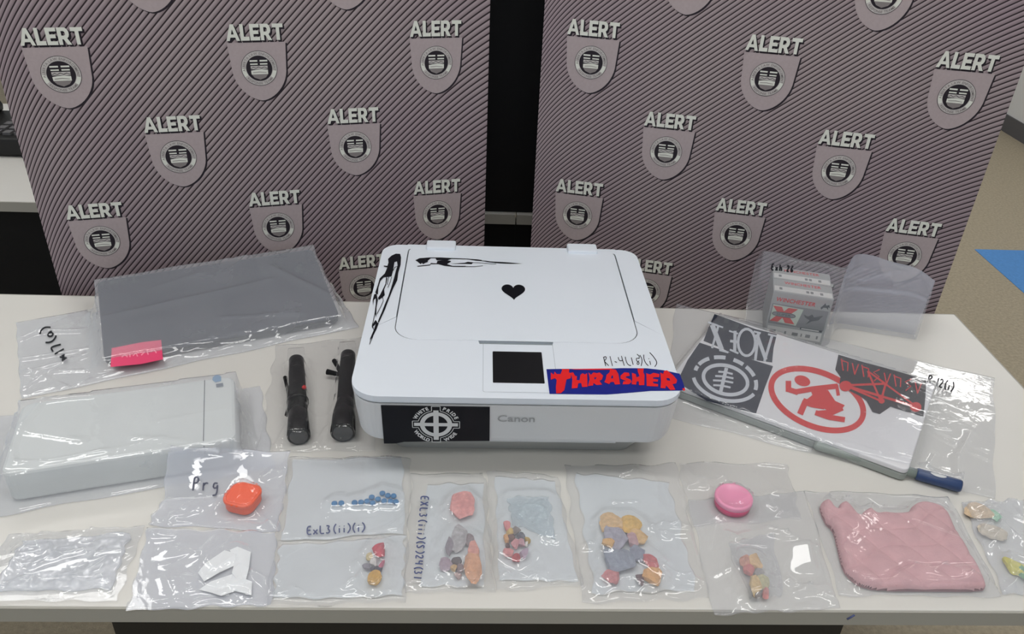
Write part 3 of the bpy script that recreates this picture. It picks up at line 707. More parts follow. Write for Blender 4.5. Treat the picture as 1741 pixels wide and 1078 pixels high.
    rimidx = [i*n for i in range(nx+1)] + [nx*n+j for j in range(1, ny+1)] + [i*n+ny for i in range(nx-1, -1, -1)] + [j for j in range(ny-1, 0, -1)]
    ringv = [vs[k] for k in rimidx]; low = [(v[0], v[1], TZ+base+float(Bz.reshape(-1)[k])) for v, k in zip(ringv, rimidx)]; nr = len(ringv)
    mb.add(ringv+low, [(k, nr+k, nr+(k+1) % nr, (k+1) % nr) for k in range(nr)], 0, True)
    if lift:
        o2 = np.stack([X, Y, TZ+base+Bz], -1).reshape(-1, 3); mb.add(o2, [tuple(reversed(f)) for f in fs], 1, True)
    else: mb.add(low, [tuple(reversed(range(nr)))], 1, False)
    cx, cy = float(X.mean()), float(Y.mean())
    o = mb.build(name, [M[m], M[under or m]])
    o.data.transform(Matrix.Translation(Vector((-cx, -cy, -(TZ+base))))); o.location = (cx, cy, TZ+base)
    tag(o, label, cat, group)
    B = Bag(); B.o = o; B.X = X; B.Y = Y; B.Z = Z
    def hz(x, y):
        k = np.argmin((X-x)**2+(Y-y)**2); i, j = divmod(int(k), ny+1)
        i0, i1, j0, j1 = max(i-1, 0), min(i+1, nx), max(j-1, 0), min(j+1, ny)
        return float(Z[i0:i1+1, j0:j1+1].max())
    B.hz = hz
    def on(pxx, pyy, z0=.0):                                        # photo pixel -> point lying on the film
        z = z0
        for _ in range(5):
            p = G(pxx, pyy, z); z = .5*z+.5*(hz(p[0], p[1])-TZ+.0010)
        p = G(pxx, pyy, z); return (p[0], p[1], TZ+z)
    B.on = on
    return B
def bag_text(B, s, pts, w, m, adv=.62, name='handwriting', taut=None):
    """pts: start pixel, pixel vector of one cell along, pixel vector up"""
    fn = lambda u, v: B.on(u, v)
    if taut:                                                        # film pulled straight between two places
        z0, z1 = (max(B.on(*q)[2] for q in ((x, y), (x+6, y-10), (x-4, y+6)))-TZ for x, y in taut); x0, x1 = taut[0][0], taut[1][0]
        fn = lambda u, v: tuple(G(u, v, z0+(z1-z0)*min(max((u-x0)/(x1-x0), 0), 1)+.0006))
    b = MB(); handwrite(b, s, pts[0], pts[1], pts[2], w, fn, adv); return b.build(name, M[m], B.o)
def poly_px(pts, z=0.0): return [tuple(G(x, y, z)[:2]) for x, y in pts]
def grow(poly, k):
    c = np.mean(np.array(poly), 0); return [tuple(c+(np.array(p)-c)*(1+k/max(np.linalg.norm(np.array(p)-c), 1e-6))) for p in poly]
def one(mb, name, m, label, cat, group=None, **k):
    o = mb.build(name, m, **k); recenter(o); return tag(o, label, cat, group)

# ------------------------------------------------------------------ dark laptop in its bag
M['laptop_dark'] = mat('dark_laptop_lid', (28, 35, 54), 0.45, 0.4, var=.05, vscale=40)
M['laptop_edge'] = mat('dark_laptop_edge', (26, 28, 34), 0.4, 0.5)
M['tape_red'] = mat('pink_red_label', (232, 72, 116), 0.45, 0.4)
M['tape_pale'] = mat('label_print', (246, 150, 170), 0.5, 0.3)
def frame_slab(o, u, v, w, d, h, z0, z1, r, bev, mb, u0=0, v0=0, mi=0):
    """rounded slab on a tilted frame: o origin, u,v unit axes, n their normal"""
    n = np.cross(u, v)
    slab(mb, u0, u0+w, v0, v0+d, z0, z1, r, bev, mi, 6, lambda x, y, z: tuple(o+u*x+v*y+n*z))
def dark_laptop():
    A = G(180, 622, .006); Bp = G(578, 548, .006); Cp = G(566, 428, .042)
    u = Bp-A; w = np.linalg.norm(u); u = u/w; v = Cp-Bp; v = v-u*np.dot(u, v); d = np.linalg.norm(v); v = v/d; n = np.cross(u, v)
    r = empty('laptop', (A[0]+u[0]*w/2, A[1]+u[1]*w/2, TZ), 'closed dark grey laptop in a clear bag, back left of the table', 'laptop')
    b = MB(); frame_slab(A, u, v, w, d, 0, -.002, .0075, .014, .002, b); b.build('base', M['laptop_edge'], r)
    b = MB(); frame_slab(A, u, v, w, d, 0, .0085, .0155, .014, .002, b); b.build('lid', M['laptop_dark'], r)
    b = MB(); frame_slab(A, u, v, w*.6, .012, 0, .003, .0120, .004, .002, b, w*.2, d-.008); b.build('hinge', M['laptop_edge'], r)
    k = n*.0166
    f = lambda px, py: tuple(GP(px, py, A+k, n))
    b = MB(); fill(b, [[(190, 592), (240, 582), (274, 578), (277, 611), (240, 619), (188, 624)]], f, 0)
    f2 = lambda px, py: tuple(GP(px, py, A+n*.0169, n))
    for st in ([(207,607),(212,603),(217,607)], [(221,601),(221,607)], [(226,605),(231,600),(234,606)], [(240,604),(246,598)], [(250,597),(252,603)], [(256,598),(262,595),(266,600)]): ribbon(b, st, 2.2, f2, 1)
    b.build('red_label', [M['tape_red'], M['tape_pale']], r)
    return A, u, v, n, w, d
LA, Lu, Lv, Ln, Lw, Ld = dark_laptop()
def dlh(X, Y):
    """top of the dark laptop above the table"""
    P0 = LA+Ln*.0160
    return P0[2]-TZ - (Ln[0]*(X-P0[0])+Ln[1]*(Y-P0[1]))/Ln[2]
c4 = [tuple((LA+Lu*a+Lv*b_)[:2]) for a, b_ in ((-.005, -.005), (Lw+.005, -.005), (Lw+.005, Ld+.004), (-.005, Ld+.004))]
e2 = lambda a, b_: tuple((LA+Lu*a+Lv*b_)[:2])
bagL = bag('clear evidence bag around the dark laptop, its crumpled mouth to the left', [e2(-.145, Ld-.01), e2(Lw+.018, Ld+.012), e2(Lw+.030, -.02), e2(-.125, -.045)],
           [(c4, dlh)], px=False, m='film_hazy', clear=.0024, seed=11, creases=7, amp=.004, decay=.97, iters=60, res=.0035, crumple=.0006,
           lines=[([e2(-.12, .03), e2(-.02, .05)], .004, .004), ([e2(-.13, .075), e2(-.03, .07)], .004, .004), ([e2(-.10, .16), e2(-.02, .13)], .005, .004), ([e2(.0, .10), e2(.30, .13)], .003, .006), ([e2(.03, -.006), e2(.30, -.012)], .004, .003), ([e2(-.14, .14), e2(-.06, .19)], .006, .004), ([e2(Lw-.09, .17), e2(Lw, .05)], .004, .006)])
bag_text(bagL, '*17(a)', ((118, 607), (-11.5, -17), (-15, 10)), 2.8, 'black_ink', .62)

# ------------------------------------------------------------------ silver box in its bag
M['silver'] = mat('silver_case', (210, 214, 212), 0.35, 0.5, var=.02, vscale=20)
M['silver_side'] = mat('silver_case_side', (158, 162, 163), 0.35, 0.5)
M['sticker_blue'] = mat('small_blue_sticker', (98, 142, 178), .5)
M['sticker_grey'] = mat('small_grey_sticker', (92, 104, 116), .5)
def silver_box():
    h = .052
    FR = G(402, 746, h); BR = G(396, 640, h); a = math.atan2(*(G(348, 758, h)-G(402, 746, h))[1::-1])
    u = np.array([math.cos(math.radians(15.5)), math.sin(math.radians(15.5)), 0]); v = np.array([-u[1], u[0], 0])
    d = float(np.dot(BR-FR, v)); w = .300; o = FR-u*w; o[2] = TZ; n = np.array([0, 0, 1.0])
    d = max(d, .16)
    r = empty('electronics_box', tuple(o+u*w/2+v*d/2), 'flat silver electronics box in a clear bag, front left of the table', 'electronics box')
    b = MB(); frame_slab(o, u, v, w, d, 0, .002, h, .016, .005, b); b.build('case', M['silver'], r)
    b = MB()
    for x in (.03, w-.03):
        for y in (.03, d-.03): pass
    pu = w-.045
    b = MB(); frame_slab(o, u, v, .0012, d-.010, 0, h-.0005, h+.0004, .0004, .0001, b, pu, .006); b.build('top_seam', M['seam'], r)
    b = MB(); frame_slab(o, u, v, .0012, .0008, 0, .008, h-.004, .0002, .0001, b, pu, -.0004); b.build('front_seam', M['seam'], r)
    for x in (.035, w-.035):
        for y in (.03, d-.03):
            b = MB(); c = o+u*x+v*y; b.tube([(c[0], c[1], TZ+.0012), (c[0], c[1], TZ+.004)], .009, 12); b.build('foot', M['black_metal'], r)
    f = lambda px, py: tuple(G(px, py, h+.0008))
    b = MB(); fill(b, [[(362, 641), (369, 637), (376, 640), (376, 648), (366, 650), (361, 646)]], f); b.build('sticker', M['sticker_blue'], r)
    b = MB(); fill(b, [[(367, 653), (379, 651), (380, 657), (368, 659)]], f); b.build('sticker', M['sticker_grey'], r)
    return o, u, v, w, d, h
So, Su, Sv, Sw, Sd, Sh = silver_box()
s2 = lambda a, b_: tuple((So+Su*a+Sv*b_)[:2])
sc = [s2(-.005, -.005), s2(Sw+.005, -.005), s2(Sw+.005, Sd+.005), s2(-.005, Sd+.005)]
bagS = bag('clear evidence bag around the flat silver box at the left table edge', [s2(-.06, Sd+.045), s2(Sw+.035, Sd+.03), s2(Sw+.045, -.016), s2(-.06, -.022)], [(sc, Sh)],
           px=False, m='film_hazy', clear=.0022, seed=23, creases=5, amp=.003, decay=.93, iters=60, res=.0035, crumple=.0004,
           lines=[([s2(.03, .155), s2(.012, .10), s2(.005, .05), s2(.015, .018), s2(.05, .008), s2(.13, .012)], .0035, .004), ([s2(.10, Sd-.01), s2(.03, .155)], .003, .004), ([s2(Sw+.01, .10), s2(Sw+.016, .05)], .008, .004)])

# ------------------------------------------------------------------ two flashlights in one bag
M['torch'] = mat('black_anodised', (9, 10, 12), 0.4, 0.3)
M['torch_grip'] = mat('black_knurled_grip', (11, 12, 14), 0.55, 0.25, bump=.8, bscale=900)
M['lens'] = mat('torch_lens', (34, 36, 40), 0.1, 0.9)
M['red_dot'] = mat('red_button', (200, 40, 42), 0.45)
M['cord'] = mat('black_cord', (26, 26, 29), 0.8, .2)
def torch(tail, head, z, prof, label, extra):
    t = G(*tail, z); h = G(*head, z); t[2] = h[2] = TZ+z; ax = (h-t); L = np.linalg.norm(ax); ax /= L
    r = empty('flashlight', tuple((t+h)/2-np.array([0, 0, z])), label, 'flashlight')
    def seg(a, b_, ra, rb, n=20, br=True):
        mb = MB(); mb.tube([tuple(t+ax*L*a), tuple(t+ax*(L*a+.0015)), tuple(t+ax*(L*b_-.0015)), tuple(t+ax*L*b_)], [ra*.92, ra, rb, rb*.92], n); return mb
    for nm, a, b_, ra, rb, m in prof: seg(a, b_, ra, rb).build(nm, M[m], r)
    mb = MB(); rl = prof[-1][4]
    mb.tube([tuple(t+ax*(L-.001)), tuple(t+ax*(L+.0006))], rl*.78, 20); mb.build('lens', M['lens'], r)
    extra(r, t, ax, L)
    return t, h
def ex1(r, t, ax, L):
    sd = np.cross(ax, (0, 0, 1))
    p = t+ax*L*.50+np.array([0, 0, .0135])-sd*.010
    b = MB(); b.tube([tuple(p), tuple(p+np.array([0, 0, .003])-sd*.003)], .0032, 12); b.build('button', M['red_dot'], r)
    b = MB(); q = [t+ax*L*x+sd*(.0165+.003*math.sin(x*9)) + np.array([0, 0, -.002]) for x in (.22, .28, .40, .52, .64, .72)]
    b.tube([tuple(x) for x in q], [.0035, .0028, .0028, .0028, .0028, .0035], 8); b.build('pocket_clip', M['torch'], r)
    b = MB(); b.tube([tuple(t+ax*L*x) for x in (.57, .575, .595, .60)], [.0150, .0172, .0172, .0150], 20); b.build('collar_ring', M['torch'], r)
def ex2(r, t, ax, L):
    b = MB(); P = [G(585, 634, .014), G(578, 637, .012), G(566, 634, .012), G(556, 632, .012)]
    b.tube([tuple(x) for x in P], [.0034, .0038, .0042, .0050], 9); b.build('strap', M['cord'], r)
    b = MB(); P = [G(578, 632, .013), G(573, 622, .013), G(568, 613, .013)]
    b.tube([tuple(x) for x in P], [.0032, .0036, .0040], 9); b.build('strap', M['cord'], r)
torch((504, 612), (508, 742), .0175, [('tail_cap', 0, .16, .0125, .0125, 'torch'), ('body', .16, .56, .0132, .0138, 'torch_grip'), ('neck', .56, .72, .0158, .0140, 'torch'), ('head', .72, 1.0, .0150, .0175, 'torch')],
      'black flashlight with a side clip and red button, left of the two in the bag', ex1)
torch((592, 603), (583, 736), .0185, [('tail_cap', 0, .10, .0125, .0125, 'torch'), ('body', .10, .62, .0128, .0128, 'torch_grip'), ('neck', .62, .76, .0130, .0165, 'torch'), ('head', .76, 1.0, .0172, .0190, 'torch')],
      'black flashlight with a wrist strap, right of the two and against the printer', ex2)
tq = [poly_px([(487, 605), (524, 605), (532, 752), (484, 756)], .0), poly_px([(578, 598), (606, 598), (606, 748), (560, 750)], .0)]
def shift(poly, d): return [(x+d[0], y+d[1]) for x, y in poly]
def seg_poly(a, b_, w):
    a, b_ = np.array(a[:2]), np.array(b_[:2]); d = (b_-a)/np.linalg.norm(b_-a); n = np.array([-d[1], d[0]])*w
    return [tuple(a+n), tuple(a-n), tuple(b_-n), tuple(b_+n)]
bagT = bag('clear evidence bag holding two black flashlights beside the printer', [(470, 590), (618, 575), (640, 768), (436, 770)],
           [(seg_poly(G(504, 606, .0175), G(508, 748, .0175), .014), .034), (seg_poly(G(592, 597, .0185), G(583, 742, .0185), .015), .037)],
           m='film_clear', seed=31, creases=12, amp=.003, decay=.95, iters=50, lines=[([(540, 760), (556, 735)], .006), ([(470, 764), (485, 740)], .007), ([(448, 690), (466, 640)], .004)])

# ------------------------------------------------------------------ white laptop with stickers, right
M['wl_white'] = mat('white_lid', (222, 222, 226), 0.35, 0.45)
M['wl_edge'] = mat('grey_laptop_edge', (150, 156, 152), 0.4, 0.45)
M['wl_side'] = mat('dark_laptop_side', (62, 66, 74), 0.4, 0.45)
M['navy'] = mat('navy_vinyl', (42, 47, 60), .5, .35)
M['pale_print'] = mat('pale_print', (196, 200, 208), .5, .3)
M['sticker_black'] = mat('worn_black_vinyl', (44, 40, 46), .5, .35)
M['red_print'] = mat('red_print', (206, 52, 52), .5, .3)
def white_laptop():
    h = .024
    TLc, TRc, BRc, BLc = (G(x, y, h) for x, y in ((1211, 532), (1577, 649), (1560, 806), (1149, 655)))
    c = (TLc+TRc+BRc+BLc)/4
    u = (TRc-TLc)+(BRc-BLc); u[2] = 0; w = np.linalg.norm(u)/2; u /= np.linalg.norm(u); v = np.array([-u[1], u[0], 0])
    d = (np.dot(TLc-BLc, v)+np.dot(TRc-BRc, v))/2
    o = c-u*w/2-v*d/2; o[2] = TZ
    r = empty('laptop', tuple(o+u*w/2+v*d/2), 'white laptop lying shut under black and red stickers, right of the printer', 'laptop')
    b = MB(); frame_slab(o, u, v, w, d, 0, .0015, .014, .010, .002, b); b.build('base', M['wl_edge'], r)
    b = MB(); frame_slab(o, u, v, w, d, 0, .0148, h, .010, .002, b); b.build('lid', M['wl_white'], r)
    for x in (.03, w-.03):
        for y in (.03, d-.03):
            b = MB(); q = o+u*x+v*y; b.tube([(q[0], q[1], TZ+.0009), (q[0], q[1], TZ+.003)], .006, 12); b.build('foot', M['black_metal'], r)
    f = lambda dz: (lambda px, py: tuple(G(px, py, h+dz)))
    F8 = lambda dz: fn_crop(f(dz+step()), 1120, 400, 2.449)               # pixel frame the stickers were traced in
    b = MB()
    fill(b, [[(232,328),(300,352),(400,390),(492,412),(478,470),(472,530),(400,520),(330,505),(250,465),(186,440),(205,390)]], F8(.0003), 0)
    # letters X - E - O N, tall and narrow
    for st, w_ in (([(222,372),(262,476)], 20), ([(248,378),(222,470)], 9), ([(206,362),(246,376)], 8), ([(252,478),(290,488)], 8), ([(232,372),(268,384)], 7),
                   ([(293,398),(330,410)], 7), ([(297,440),(326,444)], 11), ([(296,476),(332,492)], 8), ([(318,398),(316,484)], 13)): ribbon(b, st, w_, F8(.0006), 1)
    oc = [(366+36*math.cos(t), 446+56*math.sin(t)) for t in [k/18*2*PI for k in range(19)]]
    ribbon(b, oc[:], 11, F8(.0006), 1)
    for st, w_ in (([(402,520),(416,404)], 11), ([(408,412),(446,518)], 15), ([(440,525),(472,418)], 11), ([(455,412),(490,420)], 8), ([(395,400),(425,408)], 8)): ribbon(b, st, w_, F8(.0006), 1)
    b.build('lettered_sticker', [M['navy'], M['pale_print']], r)
    b = MB()
    fill(b, [[(170,447),(330,500),(476,545),(440,640),(405,742),(330,722),(200,690),(76,610),(120,520)]], F8(.0003), 0)
    C = lambda rx, ry, a0, a1, n=30: [(278+rx*math.cos(a)-.12*ry*math.sin(a)*0+ry*math.sin(a)*0, 602+ry*math.sin(a)+.16*rx*math.cos(a)) for a in [math.radians(a0+(a1-a0)*k/n) for k in range(n+1)]]
    ribbon(b, C(92, 60, 0, 360, 48), 15, F8(.0006), 1)
    for a0, a1 in ((-75, -55), (-48, -22), (-12, 14), (-112, -90), (-150, -122), (-168, -155)): ribbon(b, C(128, 92, a0, a1, 8), 16, F8(.0006), 1)
    ribbon(b, C(134, 86, 28, 172, 24), 15, F8(.0006), 1)
    ribbon(b, [(282,552),(258,650)], 15, F8(.0006), 1)
    for k, (yy, ww) in enumerate(((566, 30), (584, 38), (602, 42), (622, 36))):
        cx = 278-k*5
        ribbon(b, [(cx-ww, yy+8-6), (cx, yy+4), (cx+ww, yy+12)], 8, F8(.0007), 1)
    b.build('tree_sticker', [M['navy'], M['pale_print']], r)
    b = MB()                                                        # red ring and running figure
    Rn = [(660+192*math.cos(a)-18*math.sin(a)*0, 684+118*math.sin(a)+52*math.cos(a)) for a in [k/60*2*PI for k in range(61)]]
    ribbon(b, Rn, 24, F8(.0003), 0)
    hd = [(598+33*math.cos(a), 606+22*math.sin(a)+6*math.cos(a)) for a in [k/20*2*PI for k in range(20)]]
    fill(b, [hd], F8(.0006), 0)
    R_ = lambda pts, w_: ribbon(b, pts, w_, F8(.0005), 0)
    R_([(540, 606), (540, 652)], 23); R_([(534, 640), (580, 655)], 22); R_([(570, 652), (640, 640), (690, 634), (745, 628)], 22); R_([(740, 622), (748, 668)], 14)
    fill(b, [[(630,640),(705,645),(735,690),(775,708),(755,732),(700,728),(650,700),(610,688),(640,665)]], F8(.0007), 0)
    R_([(600, 690), (640, 704), (690, 712)], 26); R_([(612, 690), (588, 745)], 26)
    R_([(765, 718), (720, 738), (668, 742)], 24); R_([(652, 738), (710, 758), (775, 768)], 22)
    b.build('ring_figure_sticker', M['red_print'], r)
    b = MB()                                                        # black sticker with red star and jagged lettering
    fill(b, [[(748,497),(860,530),(1000,568),(1114,603),(1110,680),(1102,756),(1030,735),(965,714),(920,745),(890,736),(865,690),(835,668),(752,628),(756,590),(735,560)]], F8(.0004), 0)
    for x0, st in ((760, 0), (802, 1), (846, 0), (890, 2), (935, 1), (980, 0), (1022, 2), (1064, 1)):
        y = 520+(x0-760)*.30
        for q in (([(x0, y-6), (x0+8, y+44)], [(x0+4, y+2), (x0+28, y+10), (x0+26, y+46)]), ([(x0+4, y), (x0+14, y+48)], [(x0+14, y+46), (x0+30, y+4)]), ([(x0+30, y), (x0+4, y+12), (x0+28, y+30), (x0+6, y+48)],))[st]: ribbon(b, q, 5, F8(.0008), 1)
    star = [(770, 628), (1060, 640), (850, 540+20), (940, 690), (1075, 715)]
    P = [(775,625),(945,618),(1075,715),(870,565),(925,690)]
    for a, c_, w_ in ((0, 1, 9), (1, 3, 6), (3, 4, 8), (4, 1, 9), (0, 2, 10), (3, 2, 7), (0, 4, 8)): ribbon(b, [P[a], P[c_]], w_, F8(.0009), 1)
    for x, y, rr_ in ((778, 628, 26), (1070, 715, 24), (928, 690, 13)): fill(b, [[(x+rr_*math.cos(a), y+.85*rr_*math.sin(a)) for a in [k/14*2*PI for k in range(14)]]], F8(.0010), 1)
    b.build('star_sticker', [M['sticker_black'], M['red_print']], r)
    return o, u, v, w, d, h
Wo, Wu, Wv, Ww, Wd, Wh = white_laptop()
w2 = lambda a, b_: tuple((Wo+Wu*a+Wv*b_)[:2])
# pen lying along the laptop's near edge
M['pen_barrel'] = mat('grey_green_barrel', (142, 152, 146), .25, .6)
M['pen_cap'] = mat('navy_cap', (44, 66, 108), .35, .5)
def pen():
    a = G(1385, 752, .010); e = G(1634, 822, .010); m_ = G(1560, 806, .010)
    for p in (a, e, m_): p[2] = TZ+.0105
    d = (e-a)/np.linalg.norm(e-a); m_ = a+d*np.dot(m_-a, d)
    sd = np.array([d[1], -d[0], 0])*.0075
    a, e, m_ = a+sd, e+sd, m_+sd
    r = empty('marker_pen', ((a+e)/2-np.array([0, 0, .0105])), 'grey marker pen with a navy blue cap, along the near edge of the white laptop', 'pen')
    b = MB(); b.tube([tuple(a), tuple(a+d*.004), tuple(m_)], [.005, .0072, .0072], 18); b.build('barrel', M['pen_barrel'], r)
    b = MB(); b.tube([tuple(m_-d*.002), tuple(m_), tuple(e-d*.003), tuple(e)], [.0084, .0092, .0096, .0082], 20); b.build('cap', M['pen_cap'], r)
    b = MB(); F = lambda x, y: tuple(m_+d*(.026+x*.011)+np.array([-d[1], d[0], 0])*(-.001+y*.0040)+np.array([0, 0, .0096+.0004-.0010*y*y]))
    fill(b, disc(1.0, 20), F); b.build('cap_mark', M['white_ink'], r)
    return a, e
pa, pe = pen()
bagW = bag('long clear evidence bag around the stickered white laptop, handwriting at its right end', [tuple(G(*c)[:2]) for c in ((1150, 518), (1690, 645), (1690, 850), (1125, 708))],
           [([w2(-.004, -.004), w2(Ww+.004, -.004), w2(Ww+.004, Wd+.004), w2(-.004, Wd+.004)], Wh+.001), (seg_poly(pa, pe, .011), .0205)], px=False, m='film', seed=44, creases=6, amp=.003, decay=.955, iters=60, res=.0034, crumple=.0006,
           lines=[([w2(Ww+.030, .09), w2(Ww+.022, .03)], .005, .004), ([w2(Ww+.07, .18), w2(Ww+.06, .10), w2(Ww+.072, .02)], .006, .004), ([w2(.10, -.004), w2(.30, -.008)], .004, .003), ([w2(.16, -.03), w2(.20, -.012)], .006, .003)])
bag_text(bagW, 'R-12(i)', ((1576, 651), (12.5, 4.2), (3.5, -14)), 2.4, 'black_ink', .62, taut=((1579, 650), (1640, 664)))

# ------------------------------------------------------------------ cartridge boxes in a standing bag
M['box_grey'] = mat('box_card_grey', (168, 170, 170), .45, .4, var=.03, vscale=60)
M['box_dark'] = mat('box_card_dark', (128, 130, 132), .45, .4)
M['box_white'] = mat('box_card_white', (214, 214, 212), .45, .4)
M['box_red'] = mat('box_red', (206, 58, 54), .45, .4)
M['box_pink'] = mat('box_red_pale', (204, 118, 116), .45, .4)
M['box_green'] = mat('box_pale_green', (196, 208, 194), .45, .4)
def ammo():
    a = G(1297, 571, 0); c = G(1396, 587, 0); u = (c-a)/np.linalg.norm(c-a); w = float(np.linalg.norm(c-a)); v = np.array([-u[1], u[0], 0])
    H, D = .098, .050
    for k in (0, 1):
        o = a+v*(D+.0015)*k; o[2] = TZ+.0006
        r = empty('cartridge_box', tuple(o+u*w/2+v*D/2), ('grey cardboard cartridge box with a red X, front one of the two in the bag', 'grey cardboard cartridge box behind the one showing its red X')[k], 'cardboard box')
        b = MB(); frame_slab(o, u, v, w, D, 0, 0, H, .0012, .0008, b, mi=0); b.build('carton', M['box_grey'], r)
        T = lambda dz: (lambda x, y: tuple(o+u*x*w+v*y*D+np.array([0, 0, H+dz])))
        b = MB(); fill(b, rect(.02, .98, .06, .44), T(.0003), 0); fill(b, rect(.02, .98, .56, .94), T(.0003), 1)
        text(b, 'WINCHESTER', T(.0006), .20, .5, .66, width=.62, bold=.02, mi=2); 
        for x0 in (.10, .55, .62, .78): fill(b, rect(x0, x0+.05, .16, .34), T(.0006), 3)
        b.build('top_print', [M['box_white'], M['box_grey'], M['box_red'], M['box_dark']], r)
        if k: continue
        F = lambda d: (lambda x, y: tuple(o+u*x*w-v*d+np.array([0, 0, y*H])))
        b = MB()
        fill(b, rect(.03, .97, .30, .74), F(.0003), 1); fill(b, [[(.05, .36), (.50, .33), (.56, .70), (.05, .72)]], F(.0005), 4)
        fill(b, rect(.04, .96, .06, .25), F(.0004), 2)
        text(b, 'WINCHESTER', F(.0006), .085, .40, .80, width=.66, bold=.03, mi=3, shear=.12)
        # red X with the rounded name bar across it
        fill(b, [[(.05, .69), (.20, .69), (.25, .60), (.31, .69), (.47, .69), (.34, .53), (.47, .36), (.31, .36), (.25, .46), (.19, .36), (.05, .36), (.17, .53)]], F(.0008), 3)
        ov = [(.26+.20*math.copysign(abs(math.cos(t))**.45, math.cos(t)), .53+.052*math.sin(t)) for t in [i/28*2*PI for i in range(28)]]
        fill(b, [ov], F(.0010), 5); fill(b, [[(.26+(x-.26)*.94, .53+(y-.53)*.74) for x, y in ov]], F(.0012), 1)
        text(b, 'SUPER', F(.0014), .045, .26, .508, width=.24, bold=.02, mi=5)
        # flying bird and small rider
        fill(b, [[(.58, .60), (.66, .57), (.72, .63), (.76, .57), (.90, .64), (.84, .52), (.74, .48), (.66, .40), (.70, .50), (.62, .54)]], F(.0008), 5)
        fill(b, [[(.82, .80), (.86, .86), (.88, .91), (.90, .86), (.95, .88), (.97, .82), (.94, .83), (.95, .77), (.92, .81), (.87, .81), (.84, .76)]], F(.0008), 5)
        fill(b, rect(.58, .95, .27, .315), F(.0008), 5); fill(b, rect(.60, .90, .28, .305), F(.0010), 2)
        for x0, ww in ((.09, .10), (.34, .03), (.47, .10), (.62, .02), (.70, .08), (.88, .03)): fill(b, rect(x0, x0+ww, .11, .18), F(.0006), 1)
        b.build('front_print', [M['box_grey'], M['box_dark'], M['box_white'], M['box_red'], M['box_green'], M['seam']], r)
    return a, u, v, w, H, D
Ao, Au, Av, Aw, AH, AD = ammo()
def standing_bag():
    """upright pouch: front and back films meet along the open top"""
    R = np.random.default_rng(5); nu, nv = 110, 60
    W = .318; u0 = -.032
    U, Vv = np.meshgrid(np.linspace(0, 1, nu+1), np.linspace(0, 1, nv+1), indexing='ij')
    s = u0+U*W
    topz = .170-.026*U-.02*np.clip((U-.72)/.28, 0, 1)**2 + .002*np.sin(U*23)
    inbox = 1/(1+np.exp((s-(Aw+.016))/.006))
    full = .006 + (2*AD+.010)*inbox + .012*(1-inbox)
    sk = np.clip((Vv*topz-AH*.98)/(topz-AH*.98), 0, 1)
    th = full*np.where(inbox > .5, 1-sk**1.2*.97, 1-.85*Vv)
    lean = .035*(1-inbox)
    mid = (AD+.001) + lean
    def noise(ph):
        N = np.zeros(U.shape)
        for k in range(8):
            a = R.uniform(0, 2*PI); f = R.uniform(20, 95)
            N += np.sin((s*math.cos(a)+Vv*topz*math.sin(a))*f+R.uniform(0, 6)+1.8*np.sin((s*math.sin(a)-Vv*topz*math.cos(a))*f*.7))/8
        return N
    mb = MB(); sheets = []
    creases = [((.36, .80), (.52, .72), .006, .030), ((.52, .72), (.60, .82), .006, .03), ((.46, .50), (.98, .66), .008, .04), ((.62, .66), (.76, .86), .007, .03), ((.76, .86), (.80, .60), .006, .03), ((.02, .70), (.10, .30), .005, .03), ((.44, .62), (.56, .60), .005, .03), ((.93, .98), (.995, .74), .008, .02)]
    for sd in (-1, 1):
        fr_ = -.004+.012*sk; bk_ = fr_+full*(1-sk**1.3*.97)
        dy = inbox*(fr_ if sd < 0 else bk_)+(1-inbox)*(mid+sd*th/2)
        loose = (1-inbox)*.9+inbox*np.clip((Vv*topz-AH)/.02, .06, 1)
        nz = noise(0)*.0016*loose*(1-.5*Vv)
        for (a, b_, am, w) in creases:
            dd, _ = seg_d(U, Vv, a, b_); nz = nz+sd*am*np.exp(-(dd/w)**1.3)*np.clip(loose, .15, 1)*.6
        dy = dy+sd*np.abs(nz)*np.sin(Vv*PI)**.4
        if sd < 0: dy = np.where((s > -.004) & (s < Aw+.004), np.minimum(dy, -.0012+np.where(Vv*topz > AH+.001, .2, 0)), dy)
        P = Ao[None, None, :2]+Au[:2]*s[..., None]+Av[:2]*dy[..., None]
        sheets.append(np.concatenate([P, (TZ+.0009+Vv*topz)[..., None]], -1))
    n = nv+1
    for k, sh in enumerate(sheets):
        for part in (0, 1):
            mb.add(sh.reshape(-1, 3), [(i*n+j, (i+1)*n+j, (i+1)*n+j+1, i*n+j+1) for i in range(nu) for j in range(nv) if (k == 1 and s[i, 0] > Aw+.018) == bool(part)], part, True)
    f, bk = sheets
    for e in ([(f[:, 0], bk[:, 0])] + [(f[0], bk[0]), (f[-1], bk[-1])]):
        m_ = len(e[0]); mb.add(list(e[0])+list(e[1]), [(k, k+1, m_+k+1, m_+k) for k in range(m_-1)], 0, True)
    o = mb.build('evidence_bag', [M['film_dense2'], M['film_folded']]); recenter(o)
    tag(o, 'upright clear evidence bag around the two cartridge boxes, at the back right of the table', 'plastic bag')
    b = MB(); nrm = -Av
    def on(px, py):
        p = GP(px, py, Ao+np.array([0, 0, AH+.02]), Av); 
        sx = float(np.dot(p-Ao, Au)); z = float(p[2]-TZ-.0009)
        i = int(round((sx-u0)/W*nu)); i = min(max(i, 0), nu); j = int(round(z/topz[i, 0]*nv)); j = min(max(j, 0), nv)
        q = f[i, j]; dd = float(np.dot(q-Ao, Av)); p = GP(px, py, Ao+Av*(dd-.0026), Av); return tuple(p)
    handwrite(b, 'Exh.26', (1311, 459), (8.6, .9), (1.2, -10.5), 2.5, on, .80); b.build('handwriting', M['black_ink'], o)
M['film_dense2'] = film('stiff_film', 0.13, bump=.2, bscale=14, tint=(236, 240, 250))
